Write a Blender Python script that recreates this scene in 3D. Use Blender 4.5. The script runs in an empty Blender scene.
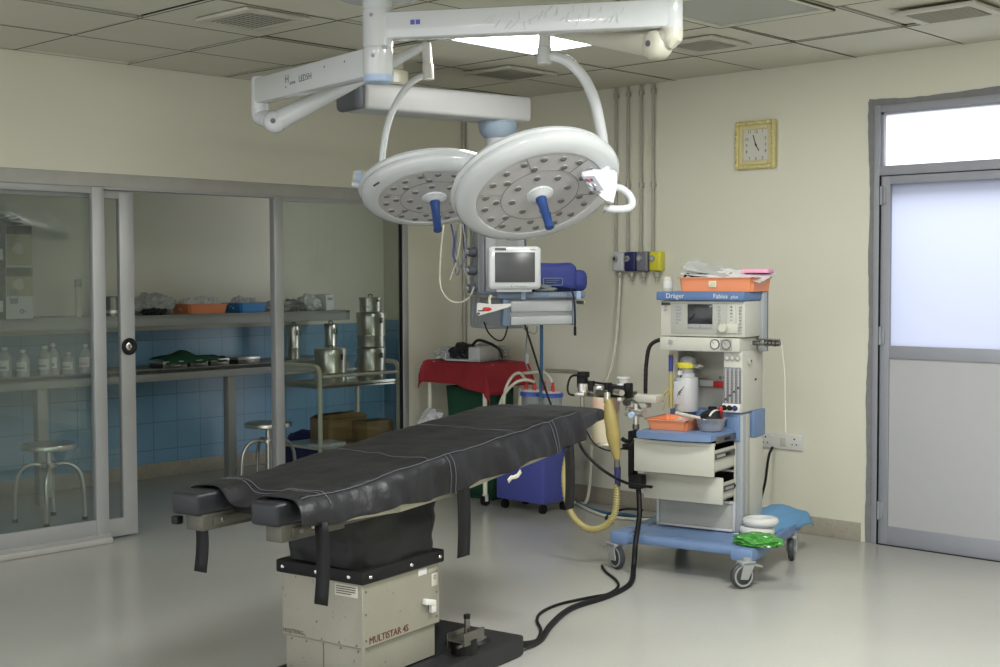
import bpy, bmesh, math, random
from mathutils import Vector, Matrix, noise
random.seed(7)
SC = bpy.context.scene
COL = SC.collection
PI = math.pi
V = Vector
# ------------------------------------------------------------------ camera model (solved from the room's vanishing lines)
CAM = V((6.7095, -6.7636, 1.5)); YAW, PIT, ROL, FPX = 0.7548, 0.0439, -0.0034, 1324.54
FW = V((-math.sin(YAW)*math.cos(PIT), math.cos(YAW)*math.cos(PIT), -math.sin(PIT)))
_rt = V((math.cos(YAW), math.sin(YAW), 0)); _up = _rt.cross(FW)
RT = math.cos(ROL)*_rt + math.sin(ROL)*_up
UP = -math.sin(ROL)*_rt + math.cos(ROL)*_up
H = 2.70
def ray(px, py): return FW + RT*((px-500)/FPX) - UP*((py-333.5)/FPX)
def W(px, py, ax, v):                       # the point where the sight line meets a plane of the room
    d = ray(px, py); i = 'xyz'.index(ax)
    return CAM + d*((v-CAM[i])/d[i])
def D(px, py, dep): return CAM + ray(px, py)*dep

# ------------------------------------------------------------------ materials
MATS = {}
def srgb(c):
    return tuple(((x/255)/12.92 if x/255 <= .04045 else ((x/255+.055)/1.055)**2.4) for x in c)
def mat(name, rgb, rough=.5, metal=0., var=.06, scale=12., bump=0., bscale=60., emit=0., coat=0., trans=0., sub=0., spec=.5):
    m = bpy.data.materials.new(name); m.use_nodes = True
    nt = m.node_tree; b = nt.nodes['Principled BSDF']; L = nt.links
    c = srgb(rgb)
    tc = nt.nodes.new('ShaderNodeTexCoord')
    if var > 0:
        n = nt.nodes.new('ShaderNodeTexNoise'); n.inputs['Scale'].default_value = scale; n.inputs['Detail'].default_value = 5
        L.new(tc.outputs['Object'], n.inputs['Vector'])
        mx = nt.nodes.new('ShaderNodeMix'); mx.data_type = 'RGBA'
        mx.inputs[6].default_value = (*[max(0, x*(1-var*1.6)) for x in c], 1); mx.inputs[7].default_value = (*[min(1, x*(1+var*1.6)) for x in c], 1)
        L.new(n.outputs['Fac'], mx.inputs[0]); L.new(mx.outputs[2], b.inputs['Base Color'])
    else:
        b.inputs['Base Color'].default_value = (*c, 1)
    b.inputs['Roughness'].default_value = rough; b.inputs['Metallic'].default_value = metal
    b.inputs['Coat Weight'].default_value = coat; b.inputs['Specular IOR Level'].default_value = spec
    if trans: b.inputs['Transmission Weight'].default_value = trans
    if emit:
        b.inputs['Emission Color'].default_value = (*c, 1); b.inputs['Emission Strength'].default_value = emit
    if bump:
        n2 = nt.nodes.new('ShaderNodeTexNoise'); n2.inputs['Scale'].default_value = bscale; n2.inputs['Detail'].default_value = 4
        L.new(tc.outputs['Object'], n2.inputs['Vector'])
        bp = nt.nodes.new('ShaderNodeBump'); bp.inputs['Strength'].default_value = bump; bp.inputs['Distance'].default_value = .01
        L.new(n2.outputs['Fac'], bp.inputs['Height']); L.new(bp.outputs['Normal'], b.inputs['Normal'])
    MATS[name] = m
    return m
def speckle(m, rgb, scale, lo, hi, amount=1.0):          # blotches / specks of wear over an existing material
    nt = m.node_tree; b = nt.nodes['Principled BSDF']; L = nt.links
    src = b.inputs['Base Color'].links[0].from_socket
    tc = nt.nodes.new('ShaderNodeTexCoord'); n = nt.nodes.new('ShaderNodeTexNoise')
    n.inputs['Scale'].default_value = scale; n.inputs['Detail'].default_value = 3
    L.new(tc.outputs['Object'], n.inputs['Vector'])
    r = nt.nodes.new('ShaderNodeMapRange'); r.inputs[1].default_value = lo; r.inputs[2].default_value = hi; r.inputs[4].default_value = amount
    L.new(n.outputs['Fac'], r.inputs[0])
    mx = nt.nodes.new('ShaderNodeMix'); mx.data_type = 'RGBA'
    L.new(r.outputs[0], mx.inputs[0]); L.new(src, mx.inputs[6]); mx.inputs[7].default_value = (*srgb(rgb), 1)
    L.new(mx.outputs[2], b.inputs['Base Color'])
def glass(name, tint, refl=.06, rough=.02, haze=0.):
    m = bpy.data.materials.new(name); m.use_nodes = True; nt = m.node_tree; nt.nodes.clear(); L = nt.links
    o = nt.nodes.new('ShaderNodeOutputMaterial'); t = nt.nodes.new('ShaderNodeBsdfTransparent'); g = nt.nodes.new('ShaderNodeBsdfGlossy')
    t.inputs[0].default_value = (*srgb(tint), 1); g.inputs['Roughness'].default_value = rough
    fr = nt.nodes.new('ShaderNodeLayerWeight'); fr.inputs[0].default_value = .25
    mp = nt.nodes.new('ShaderNodeMapRange'); mp.inputs[3].default_value = refl; mp.inputs[4].default_value = .45
    L.new(fr.outputs['Fresnel'], mp.inputs[0])
    mx = nt.nodes.new('ShaderNodeMixShader'); L.new(mp.outputs[0], mx.inputs[0]); L.new(t.outputs[0], mx.inputs[1]); L.new(g.outputs[0], mx.inputs[2])
    last = mx
    if haze:
        df = nt.nodes.new('ShaderNodeBsdfDiffuse'); df.inputs[0].default_value = (.75, .77, .77, 1)
        m2 = nt.nodes.new('ShaderNodeMixShader'); m2.inputs[0].default_value = haze
        L.new(mx.outputs[0], m2.inputs[1]); L.new(df.outputs[0], m2.inputs[2]); last = m2
    L.new(last.outputs[0], o.inputs[0]); MATS[name] = m; return m
def translucent(name, rgb, w):
    m = bpy.data.materials.new(name); m.use_nodes = True; nt = m.node_tree; nt.nodes.clear(); L = nt.links
    o = nt.nodes.new('ShaderNodeOutputMaterial'); t = nt.nodes.new('ShaderNodeBsdfTranslucent'); d = nt.nodes.new('ShaderNodeBsdfPrincipled')
    t.inputs[0].default_value = (*srgb(rgb), 1); d.inputs['Base Color'].default_value = (*srgb(rgb), 1); d.inputs['Roughness'].default_value = .3
    mx = nt.nodes.new('ShaderNodeMixShader'); mx.inputs[0].default_value = w
    L.new(d.outputs[0], mx.inputs[1]); L.new(t.outputs[0], mx.inputs[2]); L.new(mx.outputs[0], o.inputs[0]); MATS[name] = m; return m
def tilemat(name, rgb, grout, size):
    m = mat(name, rgb, .25, var=.10, scale=3)
    nt = m.node_tree; b = nt.nodes['Principled BSDF']; L = nt.links
    src = b.inputs['Base Color'].links[0].from_socket
    tc = nt.nodes.new('ShaderNodeTexCoord'); sx = nt.nodes.new('ShaderNodeSeparateXYZ'); L.new(tc.outputs['Object'], sx.inputs[0])
    cx = nt.nodes.new('ShaderNodeMath'); cx.operation = 'ADD'; L.new(sx.outputs[0], cx.inputs[0]); L.new(sx.outputs[1], cx.inputs[1])
    outs = []
    for s in (cx.outputs[0], sx.outputs[2]):
        a = nt.nodes.new('ShaderNodeMath'); a.operation = 'DIVIDE'; a.inputs[1].default_value = size; L.new(s, a.inputs[0])
        f = nt.nodes.new('ShaderNodeMath'); f.operation = 'FRACT'; L.new(a.outputs[0], f.inputs[0])
        l = nt.nodes.new('ShaderNodeMath'); l.operation = 'LESS_THAN'; l.inputs[1].default_value = .03; L.new(f.outputs[0], l.inputs[0]); outs.append(l.outputs[0])
    mxx = nt.nodes.new('ShaderNodeMath'); mxx.operation = 'MAXIMUM'; L.new(outs[0], mxx.inputs[0]); L.new(outs[1], mxx.inputs[1])
    mx = nt.nodes.new('ShaderNodeMix'); mx.data_type = 'RGBA'; L.new(mxx.outputs[0], mx.inputs[0]); L.new(src, mx.inputs[6]); mx.inputs[7].default_value = (*srgb(grout), 1)
    L.new(mx.outputs[2], b.inputs['Base Color']); return m

mat('paint', (216, 214, 198), .45, var=.03, scale=1.2, bump=.05, bscale=25)
mat('ceilpaint', (196, 194, 178), .8, var=.03, scale=3, bump=.08, bscale=200)
mat('seamshade', (70, 68, 58), .9, var=0)
mat('plenum', (30, 30, 28), .9, var=0)
m = mat('floor', (170, 169, 163), .22, var=.04, scale=2.0, bump=.03, bscale=8)
speckle(m, (150, 146, 136), 90, .58, .72, .35)
m = mat('skirt', (158, 152, 138), .4, var=.08, scale=10); speckle(m, (120, 116, 106), 60, .55, .7, .5)
mat('mortar', (126, 126, 128), .85, var=.12, scale=25, bump=.4, bscale=60)
mat('alu', (172, 173, 174), .42, .35, var=.03)
mat('aludark', (150, 152, 160), .5, .15, var=.04)
mat('headerpaint', (172, 171, 166), .6, var=.08, scale=9)
mat('panelgrey', (176, 176, 178), .45, var=.02)
mat('rubber', (15, 15, 16), .6, var=.1, spec=.3)
mat('black', (15, 15, 17), .5, var=.1, spec=.3)
mat('softblack', (30, 31, 35), .42, var=.14, scale=9, bump=.15, bscale=40, spec=.4)
mat('coverblack', (23, 23, 27), .42, var=.25, scale=7, bump=.3, bscale=30, spec=.35)
mat('bellows', (11, 11, 13), .6, var=.2, scale=8, bump=.3, bscale=18)
mat('thread', (84, 85, 92), .8, var=.1)
m = mat('pedestalmetal', (150, 147, 134), .45, .35, var=.05, scale=8); speckle(m, (92, 80, 62), 55, .68, .74, .8)
mat('railmetal', (176, 172, 156), .35, .6, var=.06)
mat('castbase', (34, 35, 37), .5, .2, var=.15, scale=12)
mat('steel', (214, 212, 204), .28, .9, var=.04, scale=20)
mat('darksteel', (120, 118, 112), .3, .9, var=.1)
mat('chrome', (215, 215, 215), .1, 1., var=0)
mat('lampwhite', (203, 206, 208), .18, var=.01, coat=.5)
mat('lampcream', (194, 192, 176), .3, var=.02, coat=.2)
mat('ledpanel', (184, 182, 182), .35, var=.02)
mat('seam', (120, 118, 118), .5, var=0)
mat('lens', (128, 124, 122), .12, .3, var=.25, scale=160)
mat('bearingblue', (146, 162, 180), .3, var=.02)
mat('lampblue', (166, 186, 214), .3, var=.02)
mat('handleblue', (38, 68, 126), .4, var=.05)
mat('pendblue', (116, 132, 154), .35, var=.03)
mat('pendgrey', (160, 164, 168), .4, var=.03)
mat('pendwhite', (188, 190, 192), .35, var=.02)
mat('enddark', (92, 96, 104), .4, var=.03)
mat('machcream', (190, 189, 178), .42, var=.02)
mat('machpanel', (168, 168, 160), .45, var=.03)
mat('machgrey', (150, 152, 152), .4, var=.03)
mat('machblue', (106, 130, 168), .42, var=.04)
mat('topblue', (82, 110, 154), .4, var=.03)
mat('screen', (44, 44, 46), .15, var=.02)
mat('monscreen', (76, 77, 80), .25, var=.02)
mat('trayorange', (226, 140, 96), .42, var=.04)
mat('trayblue', (44, 124, 186), .4, var=.04)
mat('clothblue', (100, 150, 192), .75, var=.06, bump=.2, bscale=50)
mat('cuffblue', (48, 60, 130), .7, var=.12, bump=.3, bscale=25)
mat('suctionblue', (72, 80, 156), .4, var=.04)
mat('jarblue', (60, 84, 176), .4, var=.03)
mat('red', (196, 44, 44), .5, var=.05)
mat('darkred', (122, 20, 26), .5, var=.05)
mat('clothred', (148, 34, 44), .75, var=.08, bump=.2, bscale=50)
mat('clothgreen', (14, 66, 44), .75, var=.12, bump=.2, bscale=40)
mat('brightgreen', (64, 138, 54), .25, var=.12, scale=18)
mat('white', (206, 206, 203), .5, var=.02)
mat('offwhite', (192, 188, 174), .5, var=.03)
mat('paper', (216, 216, 216), .7, var=.05, scale=25)
mat('pink', (232, 160, 192), .6, var=.05)
mat('yellow', (214, 204, 62), .4, var=.04)
mat('boxyellow', (206, 200, 60), .45, var=.04)
mat('navy', (40, 42, 92), .45, var=.05)
mat('boxgrey', (120, 120, 130), .45, var=.05)
mat('boxwhite', (196, 198, 202), .4, var=.03)
mat('rubberyellow', (160, 143, 84), .45, var=.08, scale=20)
mat('hoseyellow', (168, 156, 100), .4, var=.05)
mat('hosewhite', (206, 204, 188), .4, var=.04)
mat('hoseblue', (50, 94, 130), .4, var=.04)
mat('canister', (214, 202, 172), .25, var=.05, coat=.4)
mat('canisterpink', (212, 184, 160), .35, var=.06)
mat('conduit', (166, 164, 152), .5, .2, var=.04)
mat('creamtube', (224, 222, 202), .4, var=.03)
mat('shelfgrey', (150, 152, 148), .55, var=.06, scale=8)
mat('cardboard', (150, 122, 82), .8, var=.08, bump=.1)
mat('cardboarddark', (58, 60, 62), .7, var=.05)
mat('cartonlight', (190, 192, 190), .6, var=.04)
mat('cartonyellow', (150, 150, 116), .6, var=.06)
mat('cartongreen', (62, 74, 48), .6, var=.05)
mat('gold', (208, 196, 134), .4, .2, var=.12, scale=40)
mat('goldpale', (206, 196, 150), .5, var=.05)
mat('dial', (206, 205, 194), .5, var=.02)
mat('ink', (50, 50, 52), .6, var=0)
mat('inkblue', (84, 90, 170), .6, var=0)
mat('inkred', (96, 40, 36), .6, var=0); mat('inkbrown', (90, 80, 66), .6, var=.2, scale=120)
mat('framemetal', (86, 84, 76), .45, .4, var=.12, scale=20)
mat('sleeve', (222, 222, 220), .22, .25, var=0)
mat('ringgrey', (150, 152, 154), .5, var=.03)
mat('wheel', (58, 60, 62), .5, var=.05)
mat('cuffgrey', (116, 122, 120), .5, var=.08)
mat('ventgrey', (186, 184, 170), .6, var=.04)
mat('ventdark', (118, 116, 104), .7, var=.05)
mat('spotgreen', (72, 92, 76), .6, var=.1)
mat('patterned', (196, 198, 200), .7, var=.35, scale=60)
mat('emitlight', (255, 254, 246), .5, var=0, emit=9.)
glass('clearglass', (230, 234, 231), .015)
glass('hazeglass', (246, 249, 248), .02, haze=.02)
glass('jarglass', (222, 230, 232), .08, haze=.10)
glass('plasticbag', (226, 228, 226), .12, .15, haze=.42)
glass('bowlplastic', (232, 233, 244), .08, .15, haze=.2)
glass('bottleplastic', (200, 214, 214), .08, .1, haze=.45)
glass('diffuserpane', (225, 225, 210), .15, .12, haze=.38)
tilemat('bluetile', (116, 156, 182), (92, 124, 146), .205)
translucent('frosted', (166, 171, 188), .82)
translucent('transompane', (246, 248, 255), .9)

# ------------------------------------------------------------------ mesh builder
class MB:
    def __init__(s): s.bm = bmesh.new(); s.mats = []; s.cur = 0
    def m(s, name):
        if name not in s.mats: s.mats.append(name)
        s.cur = s.mats.index(name); return s
    def _face(s, vs, flip=False):
        try:
            f = s.bm.faces.new(vs[::-1] if flip else vs); f.material_index = s.cur; f.smooth = True; return f
        except ValueError: return None
    def quad(s, pts): s._face([s.bm.verts.new(p) for p in pts]); return s
    def box(s, lo, hi, bev=0., rot=None, piv=None, seg=2):
        lo, hi = V(lo), V(hi); c = (lo+hi)/2; d = (hi-lo)/2
        tmp = bmesh.new(); r = bmesh.ops.create_cube(tmp, size=2)
        for v in tmp.verts: v.co = V((v.co.x*d.x, v.co.y*d.y, v.co.z*d.z))
        if bev: bmesh.ops.bevel(tmp, geom=tmp.edges[:], offset=min(bev, min(d)*.95), segments=seg, affect='EDGES', profile=.5)
        M = Matrix.Translation(c)
        if rot is not None:
            p = V(piv) if piv is not None else c
            M = Matrix.Translation(p) @ rot.to_4x4() @ Matrix.Translation(c-p)
        s._merge(tmp, M); return s
    def _merge(s, tmp, M):
        mp = {v: s.bm.verts.new(M @ v.co) for v in tmp.verts}
        for f in tmp.faces: s._face([mp[v] for v in f.verts])
        tmp.free()
    def obox(s, p0, p1, w, h, bev=0., up=V((0, 0, 1)), seg=2):       # bar from p0 to p1 with width w (sideways) and height h
        p0, p1 = V(p0), V(p1); d = p1-p0; l = d.length; x = d.normalized(); y = up.cross(x).normalized(); z = x.cross(y)
        R = Matrix((x, y, z)).transposed()
        tmp = MB(); tmp.box((0, -w/2, -h/2), (l, w/2, h/2), bev, seg=seg)
        s._merge(tmp.bm, Matrix.Translation(p0) @ R.to_4x4()); return s
    def lathe(s, prof, c=(0, 0, 0), axis=(0, 0, 1), seg=24, xdir=None, a0=0., a1=2*PI):
        c = V(c); z = V(axis).normalized()
        x = V(xdir).normalized() if xdir is not None else z.orthogonal().normalized(); y = z.cross(x)
        full = abs(a1-a0-2*PI) < 1e-6; n = seg if full else seg+1
        rings = []
        for r, h in prof:
            if r < 1e-6: rings.append([s.bm.verts.new(c+z*h)])
            else: rings.append([s.bm.verts.new(c+z*h+(x*math.cos(a0+(a1-a0)*i/seg)+y*math.sin(a0+(a1-a0)*i/seg))*r) for i in range(n)])
        for a, b in zip(rings, rings[1:]):
            for i in range(seg):
                j = (i+1) % n
                if len(a) == 1 and len(b) == 1: continue
                if len(a) == 1: s._face([a[0], b[j], b[i]], True)
                elif len(b) == 1: s._face([a[i], a[j], b[0]])
                else: s._face([a[i], a[j], b[j], b[i]])
        return s
    def cyl(s, p0, p1, r, r1=None, seg=16, bev=0.):
        p0, p1 = V(p0), V(p1); r1 = r if r1 is None else r1; l = (p1-p0).length
        if bev: pr = [(0, 0), (r-bev, 0), (r, bev), (r1, l-bev), (r1-bev, l), (0, l)]
        else: pr = [(0, 0), (r, 0), (r1, l), (0, l)]
        return s.lathe(pr, p0, p1-p0, seg)
    def tube(s, pts, r, seg=8, smooth=6, closed=False, rs=None):
        pts = [V(p) for p in pts]
        if smooth and len(pts) > 2:
            q = []; n = len(pts); rng = range(n if closed else n-1)
            for i in rng:
                if closed: p0, p1, p2, p3 = pts[i-1], pts[i], pts[(i+1) % n], pts[(i+2) % n]
                else: p0, p1, p2, p3 = pts[max(i-1, 0)], pts[i], pts[i+1], pts[min(i+2, n-1)]
                for k in range(smooth):
                    t = k/smooth; q.append(.5*((2*p1)+(p2-p0)*t+(2*p0-5*p1+4*p2-p3)*t*t+(3*p1-p0-3*p2+p3)*t**3))
            if not closed: q.append(pts[-1])
            pts = q
        n = len(pts); prev = None; rings = []
        for i, p in enumerate(pts):
            if closed: t = (pts[(i+1) % n]-pts[i-1])
            else: t = pts[min(i+1, n-1)]-pts[max(i-1, 0)]
            t.normalize()
            x = t.orthogonal().normalized() if prev is None else (prev-t*prev.dot(t)).normalized()
            prev = x; y = t.cross(x)
            rr = r if rs is None else rs(i/(n-1), i)
            rings.append([s.bm.verts.new(p+(x*math.cos(2*PI*k/seg)+y*math.sin(2*PI*k/seg))*rr) for k in range(seg)])
        pr = list(zip(rings, rings[1:]))
        if closed: pr.append((rings[-1], rings[0]))
        for a, b in pr:
            for k in range(seg): s._face([a[k], a[(k+1) % seg], b[(k+1) % seg], b[k]])
        if not closed:
            s._face(rings[0], True); s._face(rings[-1])
        return s
    def torus(s, c, axis, R, r, seg=32, ring=10):
        z = V(axis).normalized(); x = z.orthogonal().normalized(); y = z.cross(x)
        return s.tube([V(c)+(x*math.cos(2*PI*i/seg)+y*math.sin(2*PI*i/seg))*R for i in range(seg)], r, ring, 0, True)
    def prism(s, poly, vec):                                            # polygon (3d points) extruded along vec
        a = [s.bm.verts.new(V(p)) for p in poly]; b = [s.bm.verts.new(V(p)+V(vec)) for p in poly]; n = len(a)
        s._face(a, True); s._face(b)
        for i in range(n): s._face([a[i], a[(i+1) % n], b[(i+1) % n], b[i]])
        return s
    def grid(s, fn, nu, nv, thick=0.):
        g = [[s.bm.verts.new(fn(i/nu, j/nv)) for j in range(nv+1)] for i in range(nu+1)]
        for i in range(nu):
            for j in range(nv): s._face([g[i][j], g[i+1][j], g[i+1][j+1], g[i][j+1]])
        return s
    def blob(s, c, size, seed=0, amp=.35, freq=2.2, sub=4, flat=True, rot=0.):
        tmp = bmesh.new(); bmesh.ops.create_icosphere(tmp, subdivisions=sub, radius=1)
        for v in tmp.verts:
            n = v.co.normalized(); k = 1+amp*noise.noise(n*freq+V((seed*7.3, seed*3.1, seed)))+amp*.5*noise.noise(n*freq*2.7+V((seed, 5, 9)))
            co = n*k; co = V((co.x*size[0]/2, co.y*size[1]/2, co.z*size[2]/2))
            if flat: co.z = max(co.z, -size[2]*.36)
            v.co = co
        lift = size[2]*.36 if flat else 0
        s._merge(tmp, Matrix.Translation(V(c)+V((0, 0, lift))) @ Matrix.Rotation(rot, 4, 'Z')); return s
    def text(s, txt, org, xd, yd, size, depth=.001, align='LEFT', shear=0.):
        cu = bpy.data.curves.new('t', 'FONT'); cu.body = txt; cu.size = size; cu.extrude = depth/2; cu.align_x = align; cu.shear = shear; cu.resolution_u = 2
        ob = bpy.data.objects.new('t', cu); COL.objects.link(ob)
        dg = bpy.context.evaluated_depsgraph_get(); me = bpy.data.meshes.new_from_object(ob.evaluated_get(dg))
        xd, yd = V(xd).normalized(), V(yd).normalized(); zd = xd.cross(yd)
        R = Matrix((xd, yd, zd)).transposed().to_4x4(); M = Matrix.Translation(V(org)) @ R
        vs = [s.bm.verts.new(M @ v.co) for v in me.vertices]
        for p in me.polygons: s._face([vs[i] for i in p.vertices])
        bpy.data.objects.remove(ob); bpy.data.meshes.remove(me); bpy.data.curves.remove(cu); return s
    def mesh(s, name, ang=38):
        bmesh.ops.recalc_face_normals(s.bm, faces=s.bm.faces[:])
        me = bpy.data.meshes.new(name); s.bm.to_mesh(me); s.bm.free()
        for mn in s.mats: me.materials.append(MATS[mn])
        if ang is not None: me.set_sharp_from_angle(angle=math.radians(ang))
        return me
    def build(s, name, parent=None, world=False, mods=None, ang=38, recenter=True):
        """link as one object; world=True: the vertices are in room coordinates even under a parent"""
        if parent is not None and world:
            inv = rootM(parent).inverted()
            for v in s.bm.verts: v.co = inv @ v.co
        off = None
        if parent is None and recenter:
            xs = [v.co.x for v in s.bm.verts]; ys = [v.co.y for v in s.bm.verts]; zs = [v.co.z for v in s.bm.verts]
            off = V(((min(xs)+max(xs))/2, (min(ys)+max(ys))/2, min(zs)))
            for v in s.bm.verts: v.co -= off
        o = bpy.data.objects.new(name, s.mesh(name, ang)); COL.objects.link(o)
        if parent is not None: o.parent = parent
        elif off is not None: o.location = off
        return o
ROOTS = {}
def rootM(o):
    while o.parent is not None: o = o.parent
    return Matrix.Translation(o.location) @ o.rotation_euler.to_matrix().to_4x4()
def tag(o, label=None, cat=None, group=None, kind=None):
    if label: o['label'] = label
    if cat: o['category'] = cat
    if group: o['group'] = group
    if kind: o['kind'] = kind
    return o
def thing(name, label, cat, loc=(0, 0, 0), rz=0., group=None):
    o = bpy.data.objects.new(name, None); COL.objects.link(o); o.empty_display_size = .1
    o.location = loc; o.rotation_euler = (0, 0, rz); return tag(o, label, cat, group)
def struct(mb, name, label=None, cat=None):
    return tag(mb.build(name, recenter=False), label, cat, None, 'structure')
def spart(mb, name, parent): return mb.build(name, parent)
def copy_tree(o, parent=None):
    c = o.copy(); COL.objects.link(c)
    if parent is not None: c.parent = parent
    for ch in [x for x in bpy.data.objects if x.parent == o]: copy_tree(ch, c)
    return c
def quilt(p, seed, amp, freq): return amp*noise.noise(V(p)*freq+V((seed, seed*2.3, seed*.7)))

# ================================================================== THE SETTING
XF, YF = 7.6, -8.2                                            # how far the room runs towards the viewer
b = MB().m('floor'); b.box((-1.9, YF, -.1), (XF, .95, 0)); struct(b, 'floor')
# ceiling: loose square panels on a sunken grid, thin dark strips painting the shade in the seams
TX, TY = .615, .675
LIGHT_CELLS = {(3, -3), (5, -3)}
b = MB().m('ceilpaint')
rnd = random.Random(3)
for i in range(0, 13):
    for j in range(-12, 0):
        if (i, j) in LIGHT_CELLS: continue
        x0, y0 = i*TX, j*TY
        dz = rnd.choice([0, 0, 0, .003, .008, .012]); g = .0075
        if (i, j) in ((1, -4), (2, -1), (4, -1)): dz = .0
        b.box((x0+g, y0+g, H+dz), (x0+TX-g, y0+TY-g, H+.012+dz), .002, seg=1)
b.m('seamshade')
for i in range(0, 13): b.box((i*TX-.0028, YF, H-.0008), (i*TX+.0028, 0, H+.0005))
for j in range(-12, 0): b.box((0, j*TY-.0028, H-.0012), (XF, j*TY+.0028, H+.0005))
b.m('seamshade').box((0, YF, H+.03), (XF, 0, H+.12))
for i, j in LIGHT_CELLS:
    b.m('ceilpaint')
struct(b, 'ceiling')
b = MB().m('ceilpaint').box((-1.9, YF, H), (-.05, .95, H+.1)); struct(b, 'ceiling_alcove')
# walls
b = MB().m('paint')
b.box((-.05, YF, 2.06), (0, -.56, H+.12)); b.box((-.05, -.56, 0), (0, .0, H+.12)); struct(b, 'wall_left')
DX0, DX1, DZ = 3.185, 4.26, 2.43
b = MB().m('paint')
b.box((-.0, 0, 0), (DX0, .2, H+.12)); b.box((DX0, 0, DZ), (DX1, .2, H+.12)); b.box((DX1, 0, 0), (XF, .2, H+.12)); struct(b, 'wall_right')
b = MB().m('paint').box((XF, YF, 0), (XF+.2, .2, H+.12)); struct(b, 'wall_side')
b = MB().m('paint').box((-2.1, YF, 1.10), (-1.9, 1.12, H+.1)); b.m('bluetile').box((-2.1, YF, 0), (-1.893, 1.12, 1.10)); struct(b, 'wall_alcove')
b = MB().m('paint').box((-1.9, .92, 1.12), (-.0, 1.12, H+.1)); b.m('bluetile').box((-1.9, .913, 0), (-.0, 1.12, 1.12)); b.m('paint').box((-1.9, -4.75, 0), (-.1, -4.6, H)); struct(b, 'wall_end')  # the near cross wall is unseen, added to keep light out of the alcove
# skirtings
b = MB().m('skirt').box((0.0, -.014, 0), (DX0-.06, 0, .105), .004); struct(b, 'baseboard_right')
b = MB().m('skirt').box((0, -.555, 0), (.012, -.014, .105), .004); struct(b, 'baseboard_left')
b = MB().m('skirt').box((-1.893, YF, 0), (-1.878, .9, .11), .004); struct(b, 'baseboard_alcove')
# rough mortar border around the door frame and under the partition header
b = MB().m('mortar')
r2 = random.Random(5)
def rough_strip(b, horiz, fix, a0, a1, w0, n, y):
    pts = []
    for k in range(n+1):
        t = a0+(a1-a0)*k/n
        pts.append((t, fix-w0*(.9+.12*math.sin(t*3.1)+.10*math.sin(t*8.3+1)+.10*r2.random())))
    for k in range(n):
        (ta, fa), (tb, fb) = pts[k], pts[k+1]
        if horiz: poly = [(ta, y, fix), (tb, y, fix), (tb, y, 2*fix-fb), (ta, y, 2*fix-fa)]
        else: poly = [(fix, y, ta), (fix, y, tb), (fb, y, tb), (fa, y, ta)]
        b.prism(poly, (0, .02, 0))
rough_strip(b, False, DX0+.012, 0, DZ+.02, .042, 60, -.004)
rough_strip(b, True, DZ-.012, DX0-.03, DX1, .045, 30, -.005)
struct(b, 'trim_door')
# ---- door on the right wall
b = MB().m('aludark')
fx0 = DX0+.005
b.box((fx0, -.012, 0), (fx0+.035, .08, DZ-.005), .004); b.box((DX1-.04, -.012, 0), (DX1-.002, .08, DZ-.005), .004)
b.box((fx0+.033, -.011, 2.385), (DX1-.038, .08, DZ-.008), .003); b.box((fx0+.033, -.011, 2.04), (DX1-.038, .08, 2.092), .003)
b.box((fx0+.02, .05, 0), (fx0+.07, .10, 2.05)); b.box((fx0, .05, 1.97), (DX1, .10, 2.05)); b.box((fx0+.035, .004, 2.085), (fx0+.05, .06, 2.39)); b.box((fx0+.03, .004, 2.372), (DX1, .06, 2.39))
df = struct(b, 'door_1')
b = MB().m('transompane').quad([(fx0+.045, .03, 2.088), (DX1-.03, .03, 2.088), (DX1-.03, .03, 2.38), (fx0+.045, .03, 2.38)]); spart(b, 'transom_glass', df)
b = MB().m('aludark')
lx0, lx1 = fx0+.038, DX1-.043
b.box((lx0, .0, .003), (lx0+.055, .045, 2.036), .004); b.box((lx1-.06, .0, .012), (lx1, .045, 2.036), .004)
b.box((lx0+.052, .001, 1.99), (lx1-.05, .044, 2.035), .002); b.box((lx0+.052, .001, 1.036), (lx1-.05, .044, 1.106), .002); b.box((lx0+.052, .001, .003), (lx1-.05, .044, .105), .002)
spart(b, 'door_leaf', df)
b = MB().m('frosted').quad([(lx0+.05, .022, 1.1), (lx1-.05, .022, 1.1), (lx1-.05, .022, 1.995), (lx0+.05, .022, 1.995)]); spart(b, 'frosted_glass', df)
b = MB().m('panelgrey').box((lx0+.05, .012, .1), (lx1-.05, .03, 1.04)); spart(b, 'lower_panel', df)
for z in (.19, 1.16, 1.93):
    b = MB().m('aludark').cyl((lx0+.008, -.012, z-.05), (lx0+.008, -.012, z+.05), .008); b.box((lx0-.008, -.006, z-.045), (lx0+.03, .004, z+.045), .002); spart(b, 'hinge', df)
b = MB().m('rubber').box((fx0+.0335, -.0115, 0), (fx0+.0385, .0, 2.04)); b.box((fx0+.036, -.0115, 0.0), (DX1-.04, .02, .003)); spart(b, 'gap_shade', df)  # black strips put in for the shade in the gaps round the leaf
# ---- aluminium and glass partition in front of the alcove
b = MB().m('headerpaint').box((-.06, YF, 2.0), (.006, -.555, 2.078), .006)
b.m('alu').box((-.07, YF, 1.988), (.002, -.56, 2.003), .003)
struct(b, 'trim_header')
b = MB().m('headerpaint').box((-.05, YF, 0), (.05, -2.865, .035), .008); b.m('alu').box((-.015, YF, .03), (.02, -2.86, .052), .003); b.box((-.04, -1.66, 0), (.0, -.57, .03), .003); struct(b, 'trim_sill')
b = MB().m('alu').box((-.045, -.602, 0), (.008, -.556, 2.0), .004); b.m('black').box((-.03, -.607, 0), (-.004, -.6, 1.97)); struct(b, 'trim_end_post')
b = MB().m('alu').box((-.045, -1.690, 0), (.008, -1.622, 2.0), .005); struct(b, 'trim_mullion')
b = MB().m('alu')
b.box((-.03, -2.945, 0.03), (.016, -2.868, 2.0), .005); b.box((-.02, YF, .05), (.008, -2.94, .135), .004); b.box((-.02, YF, 1.962), (.008, -2.94, 2.0), .004)
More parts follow.
